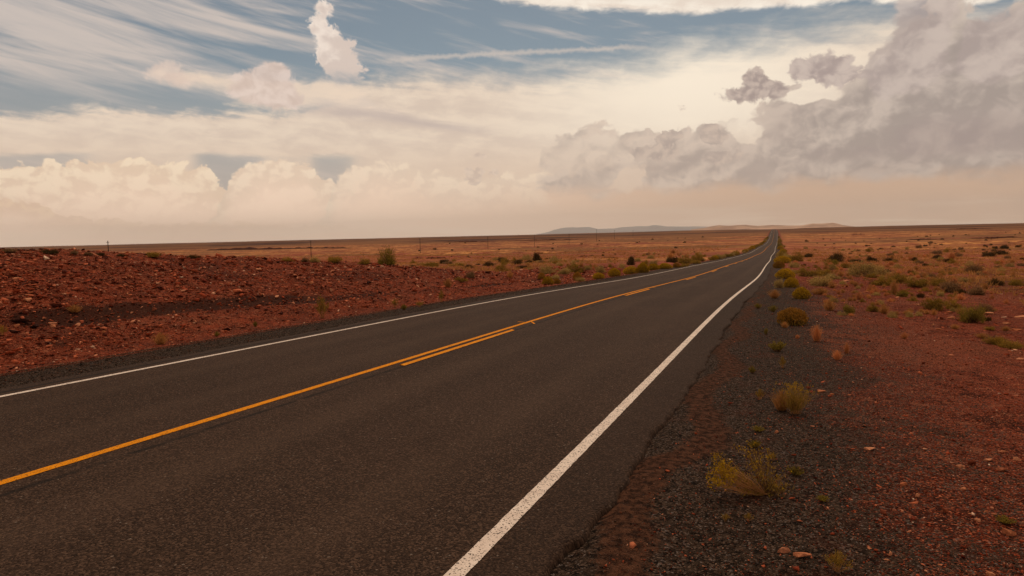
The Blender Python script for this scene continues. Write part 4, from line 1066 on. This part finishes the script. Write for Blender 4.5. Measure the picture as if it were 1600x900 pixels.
for a in [
    # crest and face of the left bank
    ('greybrown', 13, 394, 22, 6, 'dark dead brush on the bank crest at the far left edge'),
    ('dark', 76, 396.5, 26, 9, 'largest dark dead bush on the bank crest left of the first pole'),
    ('greybrown', 116, 398, 14, 7, 'thin brown twigs on the bank crest between the two bushes left of the pole'),
    ('greybrown', 138, 398.5, 13, 5, 'reddish twigs on the bank crest just left of the first pole'),
    ('dark', 155, 399, 15, 5, 'low dark clump on the bank crest at the foot of the first pole'),
    ('dark', 191, 400, 13, 5, 'small dark clump on the bank crest right of the first pole'),
    ('olive', 240, 402, 24, 10, 'brown olive bush on the bank crest midway between first pole and long ledge'),
    ('dark', 302, 404, 17, 8, 'dark round bush on the bank crest under the left end of the long ledge'),
    ('olive', 450, 409, 22, 8, 'low olive clump on the bank crest left of the second pole'),
    ('greybrown', 476, 409, 14, 7, 'greyish clump on the bank crest at the foot of the second pole'),
    ('sage', 491, 409.5, 18, 9, 'pale olive clump on the bank crest just right of the second pole'),
    ('olive', 523, 410.5, 28, 12, 'wide olive bush on the bank crest right of the second pole'),
    ('olive', 570, 413, 22, 11, 'olive brown bush directly left of the big bushy green shrub'),
    ('green', 606, 413.5, 36, 23, 'big bushy green shrub standing at the end of the bank crest'),
    ('straw', 117, 488, 30, 11, 'olive yellow grass tuft above the dark gully of the left bank'),
    ('tall_weed', 4, 524, 22, 17, 'yellow brown plant cut by the left edge above the shoulder'),
    ('straw', 251, 538, 34, 17, 'straw yellow tuft at the shoulder edge below the left bank'),
    ('weed', 339, 526, 11, 9, 'small bright green weed on the far gravel shoulder, left one of two'),
    ('weed', 399, 511, 10, 10, 'small green sprig at the far gravel shoulder, right one of two'),
    ('tall_weed', 504, 497, 36, 37, 'tall open yellow green plant on the red ditch slope'),
    ('tall_weed', 617, 480, 16, 15, 'faint thin olive plant at the far shoulder below the big green shrub'),
    ('weed', 631, 484, 14, 9, 'low green weed at the far shoulder right of the faint thin plant'),
    ('tall_weed', 656, 479, 24, 9, 'wide low yellow green weed at the far shoulder'),
    ('tall_weed', 690, 472, 13, 21, 'narrow upright green plant at the far shoulder'),
    ('strawdome', 700, 449, 20, 13, 'round yellow olive tuft on the slope above the narrow upright plant'),
    ('olive', 720, 440, 19, 8, 'low yellow olive clump right of the round tuft on the slope'),
    ('greybrown', 734, 434, 15, 12, 'grey brown bush on the slope right of the low yellow clump'),
    ('strawdome', 797, 434, 16, 10, 'pale yellow tuft on red soil left of the roadside yellow shrubs'),
    ('dark', 731, 419, 15, 8, 'dark green bush behind the slope, middle one of three dark bushes'),
    ('olive', 670, 416, 16, 7, 'dark olive bush just right of the red patch behind the bank, first of the row'),
    ('dark', 763, 416, 14, 10, 'round dark bush right of the middle dark bush behind the slope'),
    ('olive', 783, 424, 24, 13, 'broad dark olive bush left of the grey green bushes near the road'),
    ('olive', 790, 411, 16, 10, 'olive bush rising behind the broad dark olive bush'),
    ('olive', 715, 416, 28, 6, 'low wide olive strip of bush behind the slope'),
    ('dark', 808, 413, 18, 6, 'flat dark bush left of the tall dark shrub'),
    ('dark', 818, 419, 20, 6, 'low dark brown bush below the flat dark bush'),
    ('dark', 839, 409, 14, 17, 'tall narrow dark shrub standing alone on the left plain'),
    ('sage', 854, 427, 28, 14, 'wide grey green bush, leftmost of the row left of the road'),
    ('sage', 880, 428, 22, 12, 'grey green bush second of the row left of the road'),
    ('olive', 900, 426, 30, 17, 'large dark olive bush third of the row left of the road'),
    ('sage', 918, 422, 14, 8, 'small greyish bush behind the large dark olive bush'),
    ('sage', 938, 426, 20, 13, 'grey green bush right of the large dark olive bush'),
    ('rabbit_mustard', 846, 437, 13, 10, 'brownish mustard bush just behind the first bright yellow shrub'),
    ('rabbit', 856, 445, 19, 12, 'bright yellow shrub nearest on the left roadside'),
    ('rabbit_mustard', 870, 443, 14, 7, 'small brown yellow clump beside the nearest yellow shrub on the left roadside'),
    ('sage', 869, 436, 16, 8, 'small pale bush between the nearest yellow shrub and the grey green row'),
    ('rabbit_mustard', 902, 437, 14, 11, 'mustard shrub left of the pale one on the left roadside'),
    ('sage', 907, 440, 18, 8, 'low pale grey green bush touching the left shoulder'),
    ('rabbit', 935, 436, 20, 9, 'yellow green shrub left of the small gap on the left roadside'),
    ('rabbit', 960, 432, 20, 12, 'bright yellow round shrub right of the small gap on the left roadside'),
    ('rabbit', 986, 428, 26, 11, 'wide yellow shrub in the middle of the left roadside row'),
    ('rabbit', 1005, 426, 20, 14, 'tall yellow green shrub below the dark green shrub on the left roadside'),
    ('rabbit', 1021, 422, 20, 9, 'yellow shrub right of the tall yellow green one'),
    ('rabbit', 1039, 420, 24, 8, 'low wide yellow shrub below the very dark bush on the left'),
    ('rabbit_mustard', 1057, 418, 12, 7, 'tiny mustard clump at the road edge below the very dark bush'),
    ('sage', 972, 419, 14, 9, 'greyish bush left of the dark green shrub'),
    ('dark', 986, 414, 16, 13, 'dark green shrub on the bare red ground left of the road'),
    ('sage', 1022, 415, 16, 10, 'pale green bush between dark green shrub and very dark bush'),
    ('dark', 1051, 410, 20, 11, 'very dark rounded bush left of the road'),
    ('olive', 1071, 412, 28, 13, 'dark olive bush right of the very dark bush left of the road'),
    ('olive', 1068, 417, 20, 7, 'green clump at the road edge under the dark olive bush'),
    ('olive', 1088, 412, 18, 7, 'last olive clump of the left roadside row before the shrubs shrink'),
    # right of the road, beyond the gravel
    ('rabbit_mustard', 1217, 419, 18, 10, 'mustard shrub farthest of the yellow ones at the right road edge'),
    ('sage', 1241, 418, 20, 10, 'grey green bush right of the farthest mustard shrub'),
    ('sage', 1242, 408, 16, 8, 'pale olive bush behind the grey green bush at right road edge'),
    ('dark', 1264, 402, 13, 6, 'small dark bush farthest back right of the road edge'),
    ('rabbit', 1227, 435, 30, 14, 'wide yellow shrub at the right road edge, third from the front'),
    ('sage', 1217, 450, 16, 15, 'grey green bush between the shoulder and the second yellow shrub'),
    ('rabbit', 1236, 449, 24, 14, 'bright yellow shrub second from the front at the right road edge'),
    ('rabbit', 1252, 467, 27, 17, 'bright yellow domed shrub nearest at the right road edge'),
    ('straw', 1210, 466, 28, 13, 'straw olive clump on the shoulder left of the nearest yellow dome'),
    ('olive', 1262, 432, 36, 15, 'wide olive yellow bush right of the yellow shrubs'),
    ('sage', 1240, 428, 18, 8, 'small sage clump behind the wide yellow shrub at right road edge'),
    ('olive', 1286, 431, 28, 13, 'olive bush between the wide olive yellow bush and the red gap'),
    ('sage', 1284, 447, 38, 20, 'large rounded tan green bush right of the yellow shrubs'),
    ('sage', 1303, 436, 22, 12, 'smaller sage bush touching the large tan green one'),
    ('straw', 1313, 432, 20, 9, 'pink tan grass at the right side of the smaller sage bush'),
    ('dark', 1307, 410, 26, 14, 'darkest bush right of the road'),
    ('green', 1298, 415, 28, 9, 'green bush directly in front of the darkest bush right of the road'),
    ('olive', 1320, 419, 18, 10, 'olive bush right of the green bush in front of the darkest one'),
    ('dark', 1339, 410, 26, 7, 'low wide dark bush behind the big pale sage'),
    ('dark', 1361, 409, 18, 9, 'dark round bush above the big pale sage'),
    ('dark', 1391, 408.5, 17, 8, 'dark bush right of the round one above the big pale sage'),
    ('sage', 1350, 431, 44, 25, 'big pale sage bush, the largest of the right side'),
    ('sage', 1372, 430, 30, 19, 'pale sage bush merged with the right side of the biggest one'),
    ('sage', 1333, 430, 20, 12, 'pale sage bush merged with the left side of the biggest one'),
    ('olive', 1362, 434, 20, 9, 'small olive clump in front of the biggest sage bush'),
    ('olive', 1378, 446, 36, 17, 'wide olive yellow bush below the biggest sage bush'),
    ('olive', 1404, 442, 30, 18, 'dark olive bush right of the wide olive yellow one'),
    ('olive', 1433, 449, 38, 17, 'olive domed bush with dark underside in the middle right'),
    ('olive', 1467, 447, 26, 15, 'olive bush left of the grey brown tangle on the right'),
    ('greybrown', 1485, 456, 36, 17, 'wide grey brown tangle of twigs in the middle right'),
    ('dark', 1500, 458, 24, 8, 'low dark clump at the foot of the grey brown tangle'),
    ('greybrown', 1527, 461, 22, 14, 'round grey brown bush right of the grey brown tangle'),
    ('greybrown', 1523, 426, 24, 14, 'grey brown bush standing alone behind on red soil at right'),
    ('sage', 1505, 441, 22, 8, 'greyish low bush behind the grey brown tangle'),
    ('greybrown', 1478, 425, 13, 7, 'small grey bush left of the lone grey brown one'),
    ('greybrown', 1446, 433, 17, 8, 'small grey brown bush behind the olive dome'),
    ('dark', 1555, 446, 22, 11, 'dark bush near the right edge in front of straw ground'),
    ('olive', 1588, 446, 26, 12, 'olive bush touching the right edge of the view'),
    ('dark', 1428, 408, 10, 6, 'tiny dark bush between two darker ones far back on the right'),
    ('dark', 1465, 405, 18, 9, 'dark bush among rocks far back on the right'),
    ('dark', 1481, 410, 14, 6, 'low dark bush right of the one among rocks far back'),
    ('greybrown', 1496, 401, 13, 7, 'grey bush far back left of the two dark round ones'),
    ('dark', 1546, 401, 20, 10, 'dark brown bush, left of the pair near the right skyline'),
    ('dark', 1564, 398, 17, 10, 'very dark round bush, right of the pair near the right skyline'),
    ('greybrown', 1575, 404, 10, 5, 'small brown clump in front of the very dark round bush'),
    ('sage', 1578, 417, 14, 6, 'small greyish bush on red soil at the far right'),
    ('strawdome', 1281, 460, 44, 10, 'long row of straw grass behind the nearest yellow dome'),
    ('dead', 1342, 468, 18, 12, 'orange dry grass tuft in the middle of red soil'),
    ('sage', 1301, 472, 15, 9, 'small grey green clump between the straw row and the round straw dome'),
    ('strawdome', 1296, 485, 30, 16, 'round straw dome right of the nearest yellow shrub'),
    ('green', 1325, 491, 20, 16, 'small green yellow dome standing alone on the gravel'),
    ('olive', 1365, 487, 18, 14, 'olive dome left half of the double tuft'),
    ('strawdome', 1381, 490, 26, 14, 'straw dome right half of the double tuft'),
    ('straw', 1397, 460, 18, 22, 'tall dry grass left of the small dark green bush'),
    ('green', 1410, 464, 20, 12, 'small dark green bush right of the tall dry grass'),
    ('dark', 1439, 465, 11, 7, 'little dark bush between the green bush and the wide olive pair'),
    ('sage', 1470, 463, 12, 9, 'little grey bush behind the wide olive pair'),
    ('olive', 1459, 484, 36, 23, 'wide yellow olive shrub, left of the close pair at right'),
    ('olive', 1489, 483, 28, 18, 'olive shrub, right of the close pair at right'),
    ('dead', 1500, 469, 26, 9, 'orange tan grass behind the close pair of olive shrubs'),
    ('green', 1520, 504, 44, 27, 'large green shrub nearest on the right field'),
    ('greybrown', 1538, 488, 24, 15, 'grey twiggy bush behind the large green shrub'),
    ('dark', 1542, 501, 14, 8, 'dark low clump at the right foot of the large green shrub'),
    ('olive', 1555, 538, 34, 15, 'long olive shrub near the right edge, left half'),
    ('olive', 1578, 544, 34, 15, 'long olive shrub near the right edge, right half'),
    ('straw', 1534, 528, 28, 7, 'flattened olive grass left of the long olive shrub'),
    ('olive', 1547, 516, 16, 7, 'small olive tuft behind the long olive shrub'),
    ('straw', 1571, 517, 20, 7, 'small straw tuft beside the long pale slab'),
    ('straw', 1422, 489, 16, 7, 'faint low grass tuft right of the double tuft'),
    ('dead', 1413, 529, 18, 9, 'small orange dry tuft alone on dark red gravel'),
    ('straw', 1492, 514, 20, 7, 'faint straw tuft below the pale slabs'),
    ('weed', 1184, 482, 14, 9, 'small green weed on the gravel shoulder, left of a pair'),
    ('weed', 1208, 487, 18, 11, 'green weed on the gravel shoulder, right of a pair'),
    ('rabbit_mustard', 1238, 507, 48, 24, 'wide mustard brown domed shrub at the edge of the shoulder'),
    ('straw', 1226, 512, 18, 9, 'straw clump at the left foot of the mustard brown dome'),
    ('dead', 1276, 533, 25, 24, 'pale orange dead tuft, nearer the mustard dome'),
    ('dead', 1308, 562, 24, 14, 'pale orange dead tuft, lower one of two joined on the gravel'),
    ('dead', 1323, 552, 14, 16, 'thin pale orange dead tuft just behind the lower one'),
    ('dead', 1246, 529, 10, 6, 'tiny orange tuft left of the pale dead tuft'),
    ('weed', 1215, 549, 32, 18, 'dim dark green weed on the gravel below the mustard dome'),
    ('tall_weed', 1223, 575, 17, 20, 'small olive plant above the green roadside bush'),
    ('weed', 1175, 583, 14, 12, 'small yellow green weed alone on the grey shoulder'),
    ('weed', 1197, 523, 8, 12, 'faint thin weed on the shoulder left of the mustard dome'),
    # foreground
    ('straw', 1221, 641, 44, 30, 'pale orange dry stems at the left side of the green roadside bush'),
    ('tall_weed', 1187, 624, 24, 18, 'olive sprig reaching out left of the green roadside bush'),
    ('weed', 1184, 674, 28, 9, 'low olive weed lying flat on the shoulder'),
    ('weed', 1180, 700, 22, 14, 'olive weed on the shoulder below the flat one'),
    ('tall_weed', 1207, 719, 20, 14, 'olive sprig just behind the sprawling roadside plant'),
    ('weed', 1243, 743, 30, 15, 'small olive green weed right of the sprawling roadside plant'),
    ('weed', 1286, 783, 26, 9, 'flat leafy weed right of the sprawling roadside plant'),
    ('tall_weed', 1308, 893, 56, 36, 'dark twiggy weed at the bottom beside the pale slab'),
    ('tall_weed', 1134, 814, 18, 13, 'tiny dim weed on the gravel below the sprawling plant, left'),
    ('tall_weed', 1169, 814, 22, 14, 'tiny brown weed on the gravel below the sprawling plant, right'),
    ('weed', 1570, 818, 36, 12, 'low green tuft behind the orange boulder at the right edge'),
]:
    plant_px(*a)

# the green roadside bush and the sprawling plant of the foreground, built one by one
def bush_b():
    p, D = ground_hit(1240, 646); s = D/1067.0; r = np.random.default_rng(5)
    root = bpy.data.objects.new('green_shrub', None); COL.objects.link(root); root.location = (p[0], p[1], p[2]-0.01)
    root.rotation_euler = (0, 0, YAW)
    tag(root, 'upright green yellow bush at the right shoulder, second nearest the viewer', 'shrub')
    n = 130; a = r.normal(0, 1, n)
    tip = np.stack([r.normal(0.01, 0.095, n), r.normal(0, 0.09, n), r.uniform(0.14, 0.34, n)], 1)
    base = np.stack([r.normal(0.02, 0.025, n), r.normal(0, 0.025, n), 0*a], 1)
    st = ribbons(base, tip, r.uniform(0.0015, 0.003, n), r, 0.1, 5)
    k = r.uniform(0.25, 1.02, (n, 30)); q = (base[:, None]+(tip-base)[:, None]*k[..., None]+r.normal(0, 0.010, (n, 30, 3))).reshape(-1, 3); q[:, 2] = np.abs(q[:, 2])
    fo = leaves(q, 0.020, r, 0.9, 0.12)
    top = tip[tip[:, 2] > 0.25]; top = np.repeat(top, 8, 0)+r.normal(0, 0.010, (len(top)*8, 3)); fl = leaves(top, 0.010, r, 0.5, 0.4)
    for nm, d, m_ in (('foliage', fo, 'olive'), ('stem', st, 'paleStem'), ('flower', fl, 'yellow')):
        me = mk(nm, d, LM[m_]); o = bpy.data.objects.new(nm, me); COL.objects.link(o); o.parent = root
    root.scale = (s*48/0.36,)*2+(s*48/0.34,)
bush_b()
def bush_a():
    p, D = ground_hit(1193, 772); s = D/1067.0*1.08; r = np.random.default_rng(15)
    root = bpy.data.objects.new('sprawling_shrub', None); COL.objects.link(root); root.location = (p[0], p[1], p[2]-0.005)
    root.rotation_euler = (0, 0, YAW); root.scale = (s, s, s)
    tag(root, 'sprawling half dry plant with yellow tips leaning left on the shoulder, nearest the viewer', 'shrub')
    # units are view pixels at the plant: x right, z up
    S1, L1, F1, S2 = [], [], [], []
    def fan(n, b, t, tw, mats, wid, leafn, flow, lsz=5.0):
        base = np.array(b)+r.normal(0, 3.0, (n, 3))*[1.4, 1, 0.3]
        tip = np.array(t)+r.normal(0, 1, (n, 3))*tw; base[:, 2] = np.abs(base[:, 2]); tip[:, 2] = np.maximum(tip[:, 2], 2)
        mats.append(ribbons(base, tip, r.uniform(0.7, 1.3, n)*wid, r, 0.07, 5, 0.35))
        if leafn:
            k = r.uniform(0.30, 1.02, (n, leafn)); q = (base[:, None]+(tip-base)[:, None]*k[..., None]+r.normal(0, 1.5, (n, leafn, 3))).reshape(-1, 3); q[:, 2] = np.abs(q[:, 2])
            L1.append(leaves(q, lsz, r, 0.8, 0.10))
        if flow:
            q = np.repeat(tip, flow, 0)+r.normal(0, 2.2, (n*flow, 3)); q[:, 2] = np.abs(q[:, 2]); F1.append(leaves(q, 2.6, r, 0.5, 0.4))
    fan(60, (0, 0, 1), (-60, -6, 36), (9, 12, 7), S2, 0.9, 3, 12)
    fan(26, (-8, 0, 1), (-72, -4, 26), (7, 10, 6), S2, 0.8, 2, 6)
    fan(40, (0, 0, 1), (-34, 8, 30), (12, 12, 8), S2, 0.8, 4, 0)
    fan(30, (4, 0, 1), (-10, 6, 58), (11, 14, 9), S1, 0.7, 10, 4)
    fan(26, (6, 0, 1), (18, 4, 28), (13, 14, 9), S1, 0.7, 10, 1)
    fan(12, (-4, 0, 1), (-70, 2, 58), (4, 6, 4), S1, 0.6, 8, 5)
    fan(16, (8, 0, 1), (34, 4, 12), (8, 14, 5), S1, 0.6, 10, 0)
    fan(14, (-4, 0, 1), (-24, -6, 8), (16, 12, 4), S1, 0.6, 10, 0)
    for nm, ds, m_ in (('foliage', L1, 'olive'), ('stem', S1, 'stem'), ('dry_stem', S2, 'paleStem'), ('flower', F1, 'yellow')):
        me = mk(nm, cat(*ds), LM[m_]); o = bpy.data.objects.new(nm, me); COL.objects.link(o); o.parent = root
bush_a()

# rows of shrubs shrinking along both road edges
def roadside(side, y0, y1, n, label, group, seed):
    r = np.random.default_rng(seed)
    for i in range(n):
        y = y0*(y1/y0)**((i+r.uniform(-0.4, 0.4))/n)
        t = (-10.6-abs(r.normal(0, 0.7))) if side < 0 else (-0.1+abs(r.normal(0, 0.9)))
        if side < 0: t -= 0.15
        x = t+float(XC(y)); w = r.uniform(0.9, 1.8)*(1+y/600); h = w*r.uniform(0.4, 0.6)
        kd = r.choice(['olive', 'sage', 'rabbit', 'olive', 'green'])
        plant(str(kd), (x, y, float(Z(x, y))), w, h, label, group)
roadside(-1, 112, 800, 46, 'small green shrub in the dwindling row along the left road edge', 'shrubs along the far left road edge', 3)
roadside(1, 88, 800, 44, 'small green shrub in the dwindling row along the right road edge', 'shrubs along the far right road edge', 4)

# shrubs scattered over the plains: single meshes, too small for parts
def lone(kind, seed):
    ps = shrub_parts(kind, seed); return [p for p in ps if p[0] in ('foliage', 'blades')][0][1]
SMALL = {k: [lone(k, 3000+i) for i in range(2)] for k in ('dark', 'greybrown', 'olive', 'sage', 'straw', 'dead')}
def small(name, kind, x, y, w, h, label, cat_, group):
    o = bpy.data.objects.new(name, SMALL[kind][int(rng.integers(0, 2))]); COL.objects.link(o)
    o.location = (x, y, float(Z(x, y))-0.02); o.rotation_euler = (0, 0, rng.uniform(0, 6.28)); o.scale = (w/2, w/2, h)
    tag(o, label, cat_, group)
def field(n, ulo, uhi, vlo, vhi, kinds, wpx, label, cat_, group, name, hr=(0.4, 0.65), bias=1.0):
    c = 0
    for _ in range(n*6):
        if c >= n: break
        u = rng.uniform(ulo, uhi); v = vlo(u)+(vhi(u)-vlo(u))*rng.uniform()**bias
        p, D = ground_hit(u, v)
        t = p[0]-float(XC(p[1]))
        if -11.6 < t < 1.2 or D > 2500 or -27 < t < -11 and p[1] < 60: continue
        w = float(np.exp(rng.normal(np.log(wpx), 0.35)))*D/1067.0*min(1.0, (v-vlo(u)+8)/26.0+0.35)
        w = min(max(w, 0.25), 3.2)
        small(name, str(rng.choice(kinds)), p[0], p[1], w, w*rng.uniform(*hr), label, cat_, group); c += 1
hz = lambda u: 387.5-0.0244*u
field(55, 640, 1120, lambda u: hz(u)+10, lambda u: hz(u)+38, ['greybrown', 'dark', 'greybrown'], 3.6, 'small dark shrub dotting the plain left of the road', 'shrub', 'small dark shrubs on the left plain', 'plain_shrub')
field(40, 640, 900, lambda u: hz(u)+38, lambda u: hz(u)+46, ['dark', 'olive', 'greybrown', 'sage'], 11.0, 'low shrub in the belt of brush between left bank and plain', 'shrub', 'low shrubs between left bank and plain', 'belt_shrub', (0.3, 0.5))
field(120, 1250, 1600, lambda u: hz(u)+30, lambda u: hz(u)+85, ['dark', 'greybrown', 'olive', 'sage', 'greybrown'], 7.5, 'low shrub scattered over the red ground right of the road', 'shrub', 'low scattered shrubs on the right plain', 'field_shrub', (0.35, 0.55))
field(60, 1230, 1600, lambda u: hz(u)+14, lambda u: hz(u)+48, ['dark', 'greybrown'], 4.0, 'tiny dark shrub far back on the right plain', 'shrub', 'tiny dark shrubs far back on the right plain', 'far_shrub')
field(110, 1290, 1600, lambda u: hz(u)+60, lambda u: hz(u)+150, ['straw', 'dead', 'straw', 'sage'], 9.0, 'short dry straw tuft on the red ground right of the road', 'grass tuft', 'dry tufts on the right', 'straw_tuft', (0.35, 0.7), 1.2)
field(130, 1205, 1500, lambda u: hz(u)+44, lambda u: hz(u)+120, ['straw', 'straw', 'olive', 'dead'], 10.0, 'wispy straw or olive tuft among the shrubs along the right verge', 'grass tuft', 'tufts among the right verge shrubs', 'verge_tuft', (0.35, 0.6))
field(60, 820, 1100, lambda u: hz(u)+46-(u-820)*0.055, lambda u: hz(u)+66-(u-820)*0.075, ['straw', 'olive', 'sage', 'straw'], 9.0, 'low straw or olive tuft among the shrubs left of the road', 'grass tuft', 'tufts among the left verge shrubs', 'verge_tuft', (0.35, 0.6))
# ground cover of dry grass over the plains: nobody could count it
def cover(name, X, Y, H, mat, label, seed):
    r = np.random.default_rng(seed); n = len(X); nb = 9
    Zs = Z(X, Y)
    base = np.stack([X, Y, Zs], 1)[:, None]+r.normal(0, 1, (n, nb, 3))*[1, 1, 0]*(H*0.5)[:, None, None]
    tip = base+np.stack([r.normal(0, 0.5, (n, nb)), r.normal(0, 0.5, (n, nb)), r.uniform(0.5, 1.1, (n, nb))], -1)*H[:, None, None]
    w = (H[:, None]*r.uniform(0.10, 0.22, (n, nb))).ravel()
    V_, F_, t_ = ribbons(base.reshape(-1, 3), tip.reshape(-1, 3), w, r, 0.1, 1, 0.2)
    o = mesh_from(name, V_, F_, 3, mat, attrs=dict(tone=np.repeat(np.repeat(r.uniform(0, 1, n), nb), 4)))
    tag(o, label, 'grass', kind='stuff')
r = np.random.default_rng(81)
X, Y, R_ = wedge(42000, 18, 420, -4, 24, 1.0, r); T = X-XC(Y)
pr = sstep(T*1.0+Y*0.11+6*fbm(X/9, Y/9, 35, 3), 7.5, 16)*sstep(T, 2.0, 5.0); k = (r.uniform(0, 1, len(X)) < pr*(0.1+1.3*np.clip(fbm(X/6, Y/6, 83, 4)+0.15, 0, 1))*(1-sstep(R_, 150, 420))); X, Y, R_ = X[k], Y[k], R_[k]
cover('dry_grass', X, Y, r.uniform(0.10, 0.26, len(X))*(1+R_/300), LM['straw'], 'short dry straw grass over the plain on the right', 82)
X, Y, R_ = wedge(60000, 60, 520, -64, -4, 1.0, r); T = X-XC(Y)
k = (T < -24)&(r.uniform(0, 1, len(X)) < (0.15+1.4*np.clip(fbm(X/12, Y/8, 84, 4)+0.15, 0, 1))*(1-sstep(R_, 250, 520))); X, Y, R_ = X[k], Y[k], R_[k]
cover('dry_grass', X, Y, r.uniform(0.12, 0.30, len(X))*(1+R_/400), LM['straw'], 'short dry straw grass over the plain on the left', 85)
